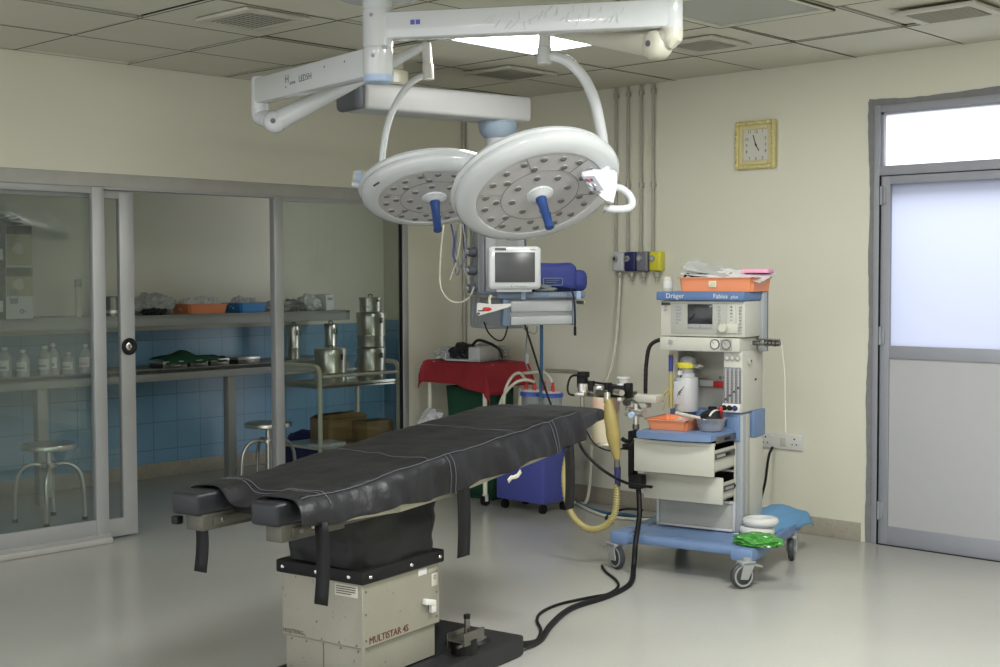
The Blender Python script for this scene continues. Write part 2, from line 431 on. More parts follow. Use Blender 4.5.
w1 = struct(b, 'window_1')
b = MB().m('hazeglass').box((-.008, YF, .13), (-.002, -2.94, 1.97)); spart(b, 'glass_pane', w1)
b = MB().m('alu')
b.box((-.075, -2.745, .015), (-.04, -2.652, 1.988), .005); b.box((-.075, -4.1, .015), (-.04, -2.74, .118), .004); b.box((-.075, -4.1, 1.94), (-.04, -2.74, 1.988), .004)
b.box((-.075, -4.12, .015), (-.04, -4.03, 1.988), .005)
w2 = struct(b, 'door_2')
b = MB().m('hazeglass').box((-.06, -4.04, .11), (-.054, -2.74, 1.945)); spart(b, 'glass_pane', w2)
b = MB().m('black').lathe([(.026, 0), (.026, .004), (.047, .006), (.049, .012), (.04, .018), (.026, .016), (.024, .01)], (-.04, -2.698, 1.10), (1, 0, 0), 28)
b.m('chrome').lathe([(0, .012), (.018, .012), (.027, .006)], (-.04, -2.698, 1.10), (1, 0, 0), 24); b.m('black').box((-.03, -2.703, 1.092), (-.027, -2.697, 1.108)); spart(b, 'round_lock', w2)
b = MB().m('alu'); b.box((-.035, -1.63, .03), (-.005, -.6, .07), .003); b.box((-.035, -1.63, 1.972), (-.005, -.6, 1.99), .003)
w3 = struct(b, 'window_2')
b = MB().m('clearglass').box((-.022, -1.63, .065), (-.016, -.61, 1.975)); spart(b, 'glass_pane', w3)

# ---- ceiling fittings
def cell(i, j): return i*TX, j*TY
x0, y0 = cell(3, -3)
t = thing('ceiling_light', 'lit square white ceiling light panel above the operating table', 'ceiling light', (x0+TX/2+.0575, y0+TY/2-.0425, H-.01))
b = MB().m('lampwhite')
for lo, hi in (((-TX/2, -TY/2, -.008), (TX/2, -TY/2+.03, .03)), ((-TX/2, TY/2-.03, -.008), (TX/2, TY/2, .03)), ((-TX/2, -TY/2+.03, -.008), (-TX/2+.03, TY/2-.03, .03)), ((TX/2-.03, -TY/2+.03, -.008), (TX/2, TY/2-.03, .03))): b.box(lo, hi, .003)
spart(b, 'frame', t)
b = MB().m('emitlight').box((-TX/2+.03, -TY/2+.03, .0), (TX/2-.03, TY/2-.03, .012)); spart(b, 'diffuser', t)
x0, y0 = cell(5, -3)
t = thing('ceiling_light', 'unlit ceiling light panel with a glassy cover at the top right', 'ceiling light', (x0+TX/2, y0+TY/2, H-.01))
b = MB().m('ceilpaint')
for lo, hi in (((-TX/2, -TY/2, -.008), (TX/2, -TY/2+.03, .03)), ((-TX/2, TY/2-.03, -.008), (TX/2, TY/2, .03)), ((-TX/2, -TY/2+.03, -.008), (-TX/2+.03, TY/2-.03, .03)), ((TX/2-.03, -TY/2+.03, -.008), (TX/2, TY/2-.03, .03))): b.box(lo, hi, .003)
b.box((-TX/2, -TY/2, .03), (TX/2, TY/2, .036)); b.m('seamshade')
for sx in (-1, 1): b.box((sx*(TX/2+.001)-.003, -TY/2, -.0085), (sx*(TX/2+.001)+.003, TY/2, .0)); b.box((-TX/2, sx*(TY/2+.001)-.003, -.0085), (TX/2, sx*(TY/2+.001)+.003, .0))
spart(b, 'frame', t)
b = MB().m('diffuserpane').box((-TX/2+.03, -TY/2+.03, .0), (TX/2-.03, TY/2-.03, .004)); spart(b, 'diffuser', t)
b = MB().m('lampcream').cyl((-.1, -.2, .018), (-.1, .2, .018), .011); b.cyl((.1, -.2, .018), (.1, .2, .018), .011); b.m('machpanel').box((-.16, -.05, .006), (.16, .05, .028), .004); spart(b, 'tube_holder', t)
def vent(cx, cy, w, d, label):
    t = thing('ceiling_vent', label, 'air vent', (cx, cy, H-.02), 0, 'air vents in the ceiling')
    b = MB().m('ventgrey'); f = .05
    for lo, hi in (((-w/2, -d/2, 0), (w/2, -d/2+f, .016)), ((-w/2, d/2-f, 0), (w/2, d/2, .016)), ((-w/2, -d/2+f, 0), (-w/2+f, d/2-f, .016)), ((w/2-f, -d/2+f, 0), (w/2, d/2-f, .016))): b.box(lo, hi, .004)
    spart(b, 'frame', t)
    b = MB().m('ventdark').box((-w/2+f, -d/2+f, .012), (w/2-f, d/2-f, .018)); spart(b, 'backing', t)
    b = MB().m('ventgrey'); n = 9
    for k in range(n):
        y = -d/2+f+(d-2*f)*(k+.5)/n
        b.box((-w/2+f, y-.009, .001), (w/2-f, y+.009, .004), rot=Matrix.Rotation(.6, 3, 'X'))
    tag(spart(b, 'louvre', t))
    return t
vent(1.63, -3.03, .40, .36, 'slatted ceiling air vent at upper left, nearest the left wall side')
vent(1.36, -.98, .38, .42, 'slatted ceiling air vent just beyond the lit light panel')
vent(2.75, -1.0, .34, .36, 'slatted ceiling air vent beside the right lamp elbow')
vent(4.02, -.90, .40, .36, 'slatted ceiling air vent above the door on the right')

# ---- corner conduit and four wall pipes with their outlet boxes
b = MB().m('conduit').cyl((.018, -.02, .11), (.018, -.02, H), .013); tag(b.build('conduit'), 'thin grey conduit running down the corner behind the red-covered table', 'pipe')
PX = (1.396, 1.493, 1.597, 1.691)
PL = ('leftmost of four wall pipes, running down to the pale grey box', 'second wall pipe from left, running down to the navy box', 'third wall pipe from left, running down to the dark grey box', 'rightmost of four wall pipes, running down to the yellow box')
for x, l in zip(PX, PL):
    t = thing('gas_pipe', l, 'pipe', (x, -.022, 1.65), 0, 'pipes down the right wall')
    b = MB().m('conduit').cyl((0, 0, 0), (0, 0, H-1.65), .0085, seg=12); spart(b, 'pipe', t)
    for z in (.40, .98):
        b = MB().m('conduit').cyl((0, 0, z), (0, 0, z+.035), .014, seg=12); b.box((-.012, 0, z+.005), (.012, .022, z+.03)); spart(b, 'coupling', t)
BX = [(1.435, 'boxwhite', 'pale grey gas outlet box at the left end of the wall row, hose plugged in', 'ink'), (1.53, 'navy', 'navy blue gas outlet box, second in the wall row', 'boxgrey'), (1.625, 'boxgrey', 'dark grey gas outlet box with white button, third in the wall row', 'white'), (1.727, 'boxyellow', 'yellow gas outlet box at the right end of the wall row', 'boxwhite')]
for x, mm, l, dot in BX:
    t = thing('gas_outlet', l, 'gas outlet', (x, 0, 1.585), 0, 'gas outlets on the right wall')
    b = MB().m(mm).box((-.044, -.055, -.062), (.044, -.0, .062), .012, seg=3); spart(b, 'housing', t)
    b = MB().m('ringgrey').lathe([(.012, 0), (.019, .0), (.019, .012), (.012, .014)], (-.015, -.055, .018), (0, -1, 0)); b.m(dot).lathe([(0, .008), (.012, .008)], (-.015, -.055, .018), (0, -1, 0)); spart(b, 'socket', t)
    b = MB().m('conduit').lathe([(.02, 0), (.018, -.03), (.010, -.034), (.010, -.055), (0, -.055)], (0, -.03, -.07), (0, 0, 1)); spart(b, 'coupling', t)
# gas hose hanging from the pale box
t = thing('gas_hose', 'pale hose hanging from the pale grey outlet box behind the machine', 'hose', (1.36, -.06, 0))
b = MB().m('hosewhite').tube([(1.432, -.03, 1.43), (1.43, -.05, 1.2), (1.42, -.07, 1.0), (1.39, -.09, .85), (1.33, -.12, .72), (1.30, -.13, .55), (1.28, -.13, .35), (1.26, -.12, .15), (1.24, -.14, .02), (1.15, -.16, .013)], .011); spart2 = b.build('tube', t, True)
b = MB().m('steel').cyl((1.433, -.03, 1.515), (1.432, -.03, 1.43), .014); b.m('hosewhite').cyl((1.432, -.03, 1.44), (1.432, -.035, 1.36), .012); b.build('connector', t, True)

# ---- clock
t = thing('wall_clock', 'square gilt-framed wall clock with white dial reading about four fifty-seven', 'clock', (2.434, -.002, 2.263))
hw, hh = .138, .142
b = MB().m('gold')
for lo, hi in (((-hw, -.03, -hh), (-hw+.028, 0, hh)), ((hw-.028, -.03, -hh), (hw, 0, hh)), ((-hw+.028, -.03, hh-.028), (hw-.028, 0, hh)), ((-hw+.028, -.03, -hh), (hw-.028, 0, -hh+.028))): b.box(lo, hi, .009, seg=3)
for k in range(9):
    for sx in (-1, 1): b.lathe([(0, .008), (.006, .005), (.009, 0)], (sx*(hw-.013), -.03, -hh+.03+k*(2*hh-.06)/8), (0, -1, 0), 8)
    for sz in (-1, 1): b.lathe([(0, .008), (.006, .005), (.009, 0)], (-hw+.03+k*(2*hw-.06)/8, -.03, sz*(hh-.013)), (0, -1, 0), 8)
spart(b, 'frame', t)
b = MB().m('goldpale')
for lo, hi in (((-hw+.026, -.02, -hh+.026), (-hw+.052, 0, hh-.026)), ((hw-.052, -.02, -hh+.026), (hw-.026, 0, hh-.026)), ((-hw+.052, -.02, hh-.052), (hw-.052, 0, hh-.026)), ((-hw+.052, -.02, -hh+.026), (hw-.052, 0, -hh+.052))): b.box(lo, hi, .005)
spart(b, 'inner_frame', t)
b = MB().m('dial').box((-hw+.05, -.008, -hh+.05), (hw-.05, 0, hh-.05)); spart(b, 'dial', t)
b = MB().m('ink')
dw, dh = .066, .080
for n in range(1, 13):
    a = PI/2-n*PI/6; cx_, cz_ = math.cos(a), math.sin(a); k = min(dw/max(abs(cx_), 1e-6), dh/max(abs(cz_), 1e-6)); k = min(k, .098)
    b.text(str(n), (cx_*k*.98, -.0088, cz_*k*.98-.009), (1, 0, 0), (0, 0, 1), .026, .0006, 'CENTER')
spart(b, 'numerals', t)
b = MB().m('ink')
for ang, ln, wd in ((PI/2-(4+57/60)*PI/6, .040, .009), (PI/2-57*PI/30, .062, .006)):
    d = V((math.cos(ang), 0, math.sin(ang))); b.obox(V((0, -.0105, 0))-d*.012, V((0, -.0105, 0))+d*ln, .002, wd, up=V((0, 1, 0)))
b.cyl((0, -.009, 0), (0, -.013, 0), .006); spart(b, 'hands', t)

# ---- socket plate
t = thing('power_socket', 'white double socket plate with a switch on the right wall', 'socket', (2.617, 0, .522))
b = MB().m('white').box((-.14, -.014, -.045), (.14, 0, .045), .006); spart(b, 'plate', t)
b = MB().m('offwhite').box((-.004, -.019, -.026), (.034, -.012, .024), .003); b.m('white').box((-.075, -.018, .022), (-.062, -.012, .034), .002); spart(b, 'switch', t)
b = MB().m('ink')
for cx_ in (-.105, .088):
    for dx, dz, r in ((0, .02, .0055), (-.014, -.012, .0045), (.014, -.012, .0045)): b.cyl((cx_+dx, -.0148, dz), (cx_+dx, -.012, dz), r, seg=10)
spart(b, 'pin_holes', t)
tag(MB().m('black').tube([(2.565, -.02, .487), (2.55, -.035, .44), (2.545, -.05, .36), (2.54, -.06, .28), (2.52, -.08, .16), (2.50, -.10, .02), (2.52, -.14, .008)], .0075).build('wall_cable'), 'black cord dropping from the wall socket behind the blue cloth', 'cord')

# ================================================================== SURGICAL LIGHT
hub = V((2.469, -3.002, 0))
elR = D(672, 10, 5.33); elL = D(260, 95, 6.5); elR.z = elL.z = 0
light = thing('surgical_light', 'white twin-headed surgical light on long arms hung from the ceiling', 'surgical light', (hub.x, hub.y, H))
b = MB().m('lampwhite')
b.lathe([(0, 2.335), (.058, 2.335), (.064, 2.345), (.064, 2.455), (.0605, 2.458), (.0605, 2.462), (.064, 2.465), (.064, 2.615), (.0605, 2.618), (.0605, 2.622), (.064, 2.625), (.064, 2.66), (.0, 2.66)], (hub.x, hub.y, 0), seg=32)
b.lathe([(.058, 2.655), (.16, 2.665), (.17, 2.70), (0, 2.70)], (hub.x, hub.y, 0), seg=32)
b.build('spindle', light, True)
b = MB().m('lampblue').lathe([(0, 2.315), (.055, 2.315), (.062, 2.321), (.0645, 2.345), (.0, 2.345)], (hub.x, hub.y, 0), seg=32); b.m('ink').cyl((hub.x+.03, hub.y-.03, 2.317), (hub.x+.03, hub.y-.03, 2.325), .004); b.build('bearing_cap', light, True)
camdir = (CAM-V((hub.x, hub.y, 2.5))).normalized()
b = MB().m('machgrey')
for px, py in ((373, 55.5), (372, 15)):
    b = MB().m('machgrey'); p = D(px, py, 5.54); b.lathe([(0, .006), (.008, .006), (.009, 0)], V((hub.x, hub.y, p.z))+V(((p-hub).x, (p-hub).y, 0)).normalized()*.061, V(((p-hub).x, (p-hub).y, 0)), 12); b.build('spindle_bolt', light, True)
b = MB().m('machgrey')
p = D(385, 47, 5.54); d = V(((p-hub).x, (p-hub).y, 0)).normalized(); q = V((hub.x, hub.y, p.z))+d*.0635; s_ = d.cross(V((0, 0, 1)))
b.prism([q-s_*.012-V((0, 0, .007)), q+s_*.012-V((0, 0, .007)), q+s_*.012+V((0, 0, .007)), q-s_*.012+V((0, 0, .007))], d*.003)
b.build('spindle_marking', light, True)
# arms
def dirh(a, c_): return V((c_.x-a.x, c_.y-a.y, 0)).normalized()
dR = dirh(hub, elR); dL = dirh(hub, elL)
b = MB().m('lampwhite').obox(V((hub.x, hub.y, 2.548))+dR*.03, V((elR.x, elR.y, 2.548)), .085, .112, .012); b.build('arm', light, True)
b = MB().m('lampwhite').obox(V((hub.x, hub.y, 2.405))+dL*.03, V((elL.x, elL.y, 2.405)), .075, .124, .012); b.build('arm', light, True)
# printing on both arms
nL = V((0, 0, 1)).cross(-dL); nL = nL if nL.dot(CAM-elL) > 0 else -nL
a0 = V((elL.x, elL.y, 2.402))-dL*0.0
def on_arm(elb, dd, nn, t, z, hw_=.0378): return V((elb.x, elb.y, z))+dd*t+nn*hw_
xdL = -dL
b = MB().m('ink')
b.text('H', on_arm(elL, xdL, nL, .34, 2.402), xdL, (0, 0, 1), .052, .0006)
b.text('arena', on_arm(elL, xdL, nL, .385, 2.390), xdL, (0, 0, 1), .026, .0006)
b.text('LED5H', on_arm(elL, xdL, nL, .475, 2.392), xdL, (0, 0, 1), .042, .0006)
b.text('o', on_arm(elL, xdL, nL, .34, 2.378), xdL, (0, 0, 1), .024, .0006)
for tt in (.72, .90): b.lathe([(0, .001), (.005, .001)], on_arm(elL, xdL, nL, tt, 2.43), nL, 10)
b.build('printed_lettering', light, True)
nR = V((0, 0, 1)).cross(dR); nR = nR if nR.dot(CAM-elR) > 0 else -nR
b = MB().m('inkblue'); q = V((hub.x, hub.y, 2.545))+dR*.155+nR*.0428
for k in range(2): b.prism([q+dR*(k*.023), q+dR*(k*.023+.019), q+dR*(k*.023+.019)+V((0, 0, .02)), q+dR*(k*.023)+V((0, 0, .02))], nR*.0006)
b.build('arm_sticker', light, True)
# white slivers painting the glints on clear plastic film round the right arm
b = MB().m('white')
rf = random.Random(11)
for k in range(26):
    t_ = .48+k*.0225; z_ = 2.55+rf.uniform(-.03, .04); q = V((hub.x, hub.y, z_))+dR*t_+nR*.0435
    ln = rf.uniform(.02, .05); sl = rf.uniform(-.4, 1.2); u_ = (dR*sl+V((0, 0, 1))).normalized()*ln; s_ = dR*.005
    b.prism([q-u_/2-s_*.4, q-u_/2+s_*.4, q+u_/2+s_], nR*.002)
b.build('film_glints', light, True)
# elbows: vertical pin, knuckle and sprung arm
def elbow(el, ztop, zbot, r, kn, end, cream, wid):
    b = MB().m('lampwhite').lathe([(0, ztop), (r*.9, ztop), (r, ztop-.008), (r, zbot+.004), (r*.94, zbot), (0, zbot)], (el.x, el.y, 0), seg=28); b.build('elbow_pin', light, True)
    d = (end-kn); dh = V((d.x, d.y, 0)).normalized(); sd = dh.cross(V((0, 0, 1)))
    b = MB().m(cream)
    b.tube([V((el.x, el.y, zbot+.004)), V((el.x, el.y, zbot-.03)), V((el.x*.75+kn.x*.25, el.y*.75+kn.y*.25, kn.z+.025)), kn], r*1.0, 20, 5)
    b.lathe([(0, -wid*.58), (wid*.34, -wid*.56), (wid*.52, -wid*.46), (wid*.62, -wid*.28), (wid*.62, wid*.28), (wid*.52, wid*.46), (wid*.34, wid*.56), (0, wid*.58)], kn, sd, 32)
    b.build('knuckle', light, True)
    b = MB().m('enddark'); b.lathe([(0, .004), (.012, .004), (.013, 0)], kn+sd*wid*.578*(1 if sd.dot(CAM-kn) > 0 else -1), sd*(1 if sd.dot(CAM-kn) > 0 else -1), 16); b.build('pivot_bolt', light, True)
    b = MB().m('lampwhite' if cream == 'lampwhite' else 'lampcream')
    n = 10
    b.tube([kn+d*(i/n) for i in range(n+1)], 0, 14, 0, rs=lambda t, i: wid*(.58-.34*t) if t < .97 else wid*.22)
    b.build('spring_arm', light, True)
pR = D(545, 30, 5.85); pL = D(428, 44, 6.4)
elbow(elR, 2.70-.02, 2.485, .044, D(657, 45, 5.38), pR, 'lampcream', .095)
elbow(elL, 2.475, 2.315, .042, D(275, 122, 6.44), pL, 'lampwhite', .085)
# lamp heads
def img_axes(p):
    w = (p-CAM).normalized(); r = RT-w*RT.dot(w); r.normalize(); u = r.cross(w); return w, r, u
def head(center, ix, iy, cosT, Rm):
    w, r, u = img_axes(center); il = math.hypot(ix, iy); s = math.sqrt(1-cosT*cosT)
    n = (w*(-cosT)+(r*(ix/il)-u*(iy/il))*s).normalized()
    hd = None
    k = Rm/.27
    b = MB().m('lampwhite')
    prof = [(.266, 0), (.270, .005), (.285, .006), (.318, .000), (.341, -.012), (.351, -.032), (.349, -.046), (.330, -.054), (.25, -.056), (0, -.058)]
    b.lathe([(x*k, h*k) for x, h in prof], center, n, 72)
    hd = b.build('lamp_head', light, True)
    b = MB().m('lampwhite').lathe([(.325*k, 0), (.342*k, -.004), (.350*k, -.018), (.345*k, -.032), (.318*k, -.045), (.26*k, -.054), (.15*k, -.060), (0, -.061)], center-n*.046-(r-n*r.dot(n)).normalized()*.013, n, 72); b.build('rear_shell', hd, True)
    b = MB().m('ledpanel').lathe([(0, .003), (.10*k, .004), (.2*k, .004), (.266*k, .002)], center, n, 64); b.build('led_panel', hd, True)
    # panel seams
    xa = (r-n*r.dot(n)).normalized(); ya = n.cross(xa)
    b = MB().m('seam')
    b.tube([center+n*.005+(xa*math.cos(2*PI*i/64)+ya*math.sin(2*PI*i/64))*.165*k for i in range(64)], .0016, 4, 0, True)
    for i in range(6):
        a = PI/6+i*PI/3+.2; dd = xa*math.cos(a)+ya*math.sin(a); b.cyl(center+n*.005+dd*.165*k, center+n*.005+dd*.264*k, .0016, seg=4)
    b.build('panel_seam', hd, True)
    spots = [(.234, i*2*PI/18+.10) for i in range(18)]+[(.185, i*2*PI/9+.3) for i in range(9)]+[(.118, i*2*PI/8+.1) for i in range(8)]
    src = None
    for rr, a in spots:
        pos = center+n*.004+(xa*math.cos(a)+ya*math.sin(a))*rr*k
        if src is None:
            bb = MB().m('lens').lathe([(.0, .0045), (.008, .005), (.0125, .003), (.015, .003)], (0, 0, 0), n, 14); bb.m('machgrey').lathe([(.0145, .004), (.017, .002), (.0175, 0)], (0, 0, 0), n, 14)
            src = bb.build('led_lens', hd); o = src
        else:
            o = src.copy(); COL.objects.link(o); o.parent = hd
        o.location = pos-V(light.location)
    b = MB().m('lampwhite').lathe([(.062, .003), (.058, .010), (.044, .015), (.032, .024), (.02, .027), (0, .027)], center, n, 32); b.build('handle_collar', hd, True)
    b = MB().m('handleblue').lathe([(.024, .022), (.026, .036), (.022, .05), (.0205, .085), (.019, .160), (.021, .168), (.021, .181), (.016, .185), (0, .185)], center, n, 20)
    b.lathe([(0, .004), (.006, .003), (.007, 0)], center+n*.11+xa*.02, xa, 8); b.build('handle', hd, True)
    return hd, n, xa, ya, r, u, w
c2 = D(539.5, 194, 5.80); h2, n2, xa2, ya2, r2_, u2_, w2_ = head(c2, .3, .95, .56, .287)
c1 = D(434.3, 197, 6.40); h1, n1, xa1, ya1, r1_, u1_, w1_ = head(c1, .10, .99, .45, .27)
# yoke of the right head
b = MB().m('sleeve').cyl(D(545, 28, 5.85), D(544.5, 50, 5.85), .027, .027, seg=24); b.build('swivel_sleeve', light, True)
b = MB().m('lampwhite').cyl(D(544.5, 47, 5.85), D(544, 64, 5.85), .031, seg=24, bev=.004)
b.tube([D(x, y, d) for x, y, d in ((546, 56, 5.85), (556, 56.5, 5.85), (570, 63, 5.84), (584, 78, 5.83), (594, 99, 5.81), (600, 125, 5.79), (603.5, 150, 5.77), (605, 180, 5.75))], .0245, 14)
b.build('yoke', light, True)
# control box on the rim of the right head
def P2(x, y, d=5.66): return D(x, y, d)
b = MB().m('lampwhite')
back = .12
fr = [P2(580, 173, 5.60), P2(591, 169, 5.64), P2(617, 170, 5.66), P2(617.5, 186, 5.66), P2(613, 205, 5.66), P2(606, 201, 5.62), P2(591, 191, 5.60)]
b.prism(fr, w2_*back); bmesh.ops.bevel(b.bm, geom=b.bm.edges[:], offset=.008, segments=2, affect='EDGES'); cb = b.build('control_box', light, True)
b = MB().m('boxgrey'); q = [p_-w2_*.03 for p_ in [P2(581.5, 176.5, 5.592), P2(594, 176, 5.60), P2(603.5, 190.5, 5.61), P2(590.5, 190.5, 5.592)]]; b.prism(q, w2_*.034); b.build('keypad', cb, True)
b = MB().m('ink')
q0, q1, q2_, q3 = q; off = -w2_*.006
def kp(s, t): return (q0*(1-s)+q1*s)*(1-t)+(q3*(1-s)+q2_*s)*t+off
for s, t_, c_ in ((.2, .25, 'ink'), (.42, .25, 'red'), (.62, .25, 'ink'), (.25, .6, 'white'), (.6, .6, 'white'), (.45, .85, 'ink')):
    b.m(c_).prism([kp(s-.07, t_-.08), kp(s+.07, t_-.08), kp(s+.07, t_+.08), kp(s-.07, t_+.08)], -w2_*.002)
b.build('keypad_button', cb, True)
b = MB().m('lampwhite').tube([D(x, y, 5.74) for x, y in ((613, 187), (622, 189), (630, 196), (632, 204), (627, 208.5), (613, 209), (604, 207))], .017, 12); b.build('side_handle', light, True)
b = MB().m('ink'); q = D(603, 212.5, 5.53); b.prism([q, q+r2_*.012+u2_*.012, q+r2_*.014+u2_*.010, q+r2_*.002-u2_*.003], -w2_*.003); b.build('rim_marking', light, True)
# yoke of the left head
b = MB().m('sleeve').cyl(D(426, 44, 6.4), D(428, 66, 6.4), .024, seg=24); b.cyl(D(428, 64, 6.4), D(428.5, 80, 6.4), .028, seg=24, bev=.003); b.build('swivel_sleeve', light, True)
b = MB().m('lampwhite').tube([D(x, y, d) for x, y, d in ((428, 75, 6.4), (420, 77, 6.4), (408, 86, 6.4), (397, 102, 6.4), (388.5, 122, 6.4), (384, 143, 6.4), (381.5, 166, 6.41))], .0165, 14); b.build('yoke', light, True)
b = MB().m('lampcream').cyl(D(374, 178, 6.38), D(353, 177, 6.38), .034, .030, seg=24, bev=.005); b.m('lampblue').cyl(D(361.5, 177.6, 6.38), D(356.5, 177.2, 6.38), .036, seg=24); b.build('tilt_knob', light, True)
b = MB().m('lampwhite').tube([D(352, 183.5, 6.36), D(358, 184.5, 6.36), D(367, 187.5, 6.36)], .015, 10); b.build('side_handle', light, True)
b = MB().m('ink'); q = D(374, 187, 6.16); b.prism([q, q+r1_*.028+u1_*.018, q+r1_*.022+u1_*.026, q-r1_*.006+u1_*.008], -w1_*.003); b.build('rim_marking', light, True)

# ================================================================== CEILING PENDANT WITH SHELF
pj = D(498, 122, 7.7); pm = D(385, 75, 7.25)
pend = thing('ceiling_pendant', 'grey and white equipment pendant with a shelf, hung from the ceiling behind the lamps', 'pendant', (pm.x, pm.y, H))
b = MB().m('lampcream').lathe([(.115, 2.535), (.128, 2.545), (.128, 2.61), (.10, 2.625), (.10, 2.68), (.20, 2.685), (.20, 2.70), (0, 2.70)], (pm.x, pm.y, 0), seg=32); b.build('ceiling_mount', pend, True)
da = V((pj.x-pm.x, pj.y-pm.y, 0)).normalized(); zc = 2.462
pa = V((pm.x, pm.y, zc))-da*.19; pe = V((pj.x, pj.y, zc))+da*.16
b = MB().m('pendwhite').obox(pa, pe, .24, .145, .022, seg=3); b.build('arm', pend, True)
b = MB().m('enddark').obox(pa-da*.06, pa+da*.005, .235, .15, .03, seg=3); b.build('arm_end_cap', pend, True)
b = MB().m('bearingblue').lathe([(.09, 2.425), (.113, 2.42), (.116, 2.37), (.106, 2.325), (.083, 2.298), (0, 2.298)], (pj.x, pj.y, 0), seg=32); b.lathe([(.1165, 2.385), (.119, 2.383), (.1165, 2.38)], (pj.x, pj.y, 0), seg=32); b.build('bearing', pend, True)
b = MB().m('pendwhite').lathe([(.074, 2.30), (.072, 1.93), (0, 1.93)], (pj.x, pj.y, 0), seg=28); b.build('drop_tube', pend, True)
# column and shelf in the pendant's own frame
az = YAW+math.radians(20); ex = V((math.cos(az), math.sin(az), 0)); ey = V((-math.sin(az), math.cos(az), 0)); FL = D(503, 300, 7.5); FL.z = 0
def pp(x, y, z): return FL+ex*x+ey*y+V((0, 0, z))
RP = Matrix((ex, ey, V((0, 0, 1)))).transposed()
def pbox(b, lo, hi, bev=0., seg=2):
    t_ = MB(); t_.box(lo, hi, bev, seg=seg); b._merge(t_.bm, Matrix.Translation(FL) @ RP.to_4x4()); return b
def ptube(b, pts, r, seg=8, smooth=6): return b.tube([pp(*p) for p in pts], r, seg, smooth)
b = MB().m('pendgrey'); pbox(b, (.02, .40, 1.18), (.30, .66, 1.98), .02); b.m('enddark')
for x in (.028, .286): pbox(b, (x, .392, 1.2), (x+.008, .402, 1.97))
b.m('machgrey'); pbox(b, (.10, .392, 1.55), (.24, .40, 1.93), .004)
pbox(b, (.015, .47, 1.2), (.021, .48, 1.96)); pbox(b, (.015, .58, 1.2), (.021, .59, 1.96)); b.build('column', pend, True)
for z in (1.42, 1.53, 1.64):
    b = MB().m('enddark').cyl(pp(.02, .53, z), pp(-.03, .53, z), .028, seg=18, bev=.004); b.m('pendgrey').cyl(pp(-.028, .53, z), pp(-.045, .53, z), .016, seg=14)
    b.build('outlet_knob', pend, True)
b = MB().m('pendblue'); pbox(b, (-.045, -.03, 1.366), (.50, .42, 1.405), .014); b.build('shelf', pend, True)
b = MB().m('lampblue')
pbox(b, (.10, -.034, 1.364), (.125, -.028, 1.408)); b.build('shelf_clip', pend, True)
b = MB().m('lampblue'); pbox(b, (.44, -.034, 1.364), (.465, -.028, 1.408)); b.build('shelf_clip', pend, True)
b = MB().m('machgrey')
for k in range(6): pbox(b, (.27+k*.018, -.032, 1.378), (.282+k*.018, -.029, 1.392))
b.build('shelf_marking', pend, True)
b = MB().m('pendgrey'); pbox(b, (.0, .01, 1.215), (.45, .40, 1.366), .008); b.build('drawer_housing', pend, True)
b = MB().m('pendblue'); pbox(b, (-.004, -.006, 1.21), (.045, .05, 1.368), .012); b.build('corner_post', pend, True)
b = MB().m('pendblue'); pbox(b, (.425, -.006, 1.21), (.452, .05, 1.368), .008); b.build('corner_post', pend, True)
b = MB().m('pendwhite'); pbox(b, (.045, -.006, 1.29), (.425, .02, 1.355), .01); b.build('drawer_front', pend, True)
b = MB().m('pendwhite'); pbox(b, (.045, -.006, 1.216), (.425, .02, 1.268), .01); b.build('drawer_front', pend, True)
b = MB().m('railmetal'); pbox(b, (-.09, -.01, 1.372), (-.04, .40, 1.384), .003); b.build('equipment_rail', pend, True)
b = MB().m('railmetal'); pbox(b, (.498, .0, 1.33), (.515, .40, 1.35), .003); b.build('equipment_rail', pend, True)
# things on the pendant
mp = D(514, 290, 7.42); mp.z = 1.4055; maz = YAW+math.radians(6)
mon = thing('patient_monitor', 'white patient monitor with dark grey screen on the pendant shelf', 'monitor', mp, maz)
b = MB().m('lampwhite').box((-.148, -.05, .015), (.148, .02, .255), .022, seg=3); b.box((-.115, .015, .03), (.115, .10, .235), .02); b.box((-.10, -.02, 0), (.10, .10, .02), .006); spart(b, 'housing', mon)
b = MB().m('monscreen').box((-.112, -.0535, .055), (.112, -.05, .222), .002); spart(b, 'screen', mon)
b = MB().m('enddark').box((-.112, -.0525, .233), (-.05, -.0495, .247), .001); b.m('machgrey').box((.085, -.0525, .234), (.115, -.0495, .24)); b.cyl((-.02, -.054, .034), (-.02, -.05, .034), .005, seg=10)
for k in range(5): b.box((.0+k*.014, -.0525, .031), (.009+k*.014, -.0495, .036))
spart(b, 'printed_marking', mon)
# blue padded bag beside the monitor
def bagfn(lo, hi, seed):
    b = MB().m('cuffblue'); b.box(lo, hi, .045, seg=4)
    bmesh.ops.subdivide_edges(b.bm, edges=b.bm.edges[:], cuts=2, use_grid_fill=True)
    for v in b.bm.verts: v.co += V((quilt(v.co, seed, .012, 9), quilt(v.co, seed+2, .012, 9), quilt(v.co, seed+5, .014, 8) if v.co.z > .02 else 0))
    return b
bp_ = pp(.345, .15, 1.4055)
bag = thing('padded_bag', 'royal blue padded cloth bag beside the monitor on the pendant shelf', 'bag', bp_, az-math.radians(10))
b = bagfn((-.16, -.10, .0), (.15, .10, .165), 4); b.m('cuffblue'); b.box((.10, -.085, 0.0), (.215, .09, .125), .04, seg=3); spart(b, 'bag_body', bag)
b = MB().m('pendblue')
for lo, hi in (((-.06, -.112, .075), (.055, -.108, .079)), ((-.06, -.112, .035), (.055, -.108, .039)), ((-.06, -.112, .035), (-.056, -.108, .079)), ((.051, -.112, .035), (.055, -.108, .079)), ((-.045, -.112, .05), (.02, -.108, .054)), ((-.045, -.112, .063), (.035, -.108, .066))): b.box(lo, hi)
spart(b, 'printed_label', bag)
cq = pp(.27, .03, 1.4055)
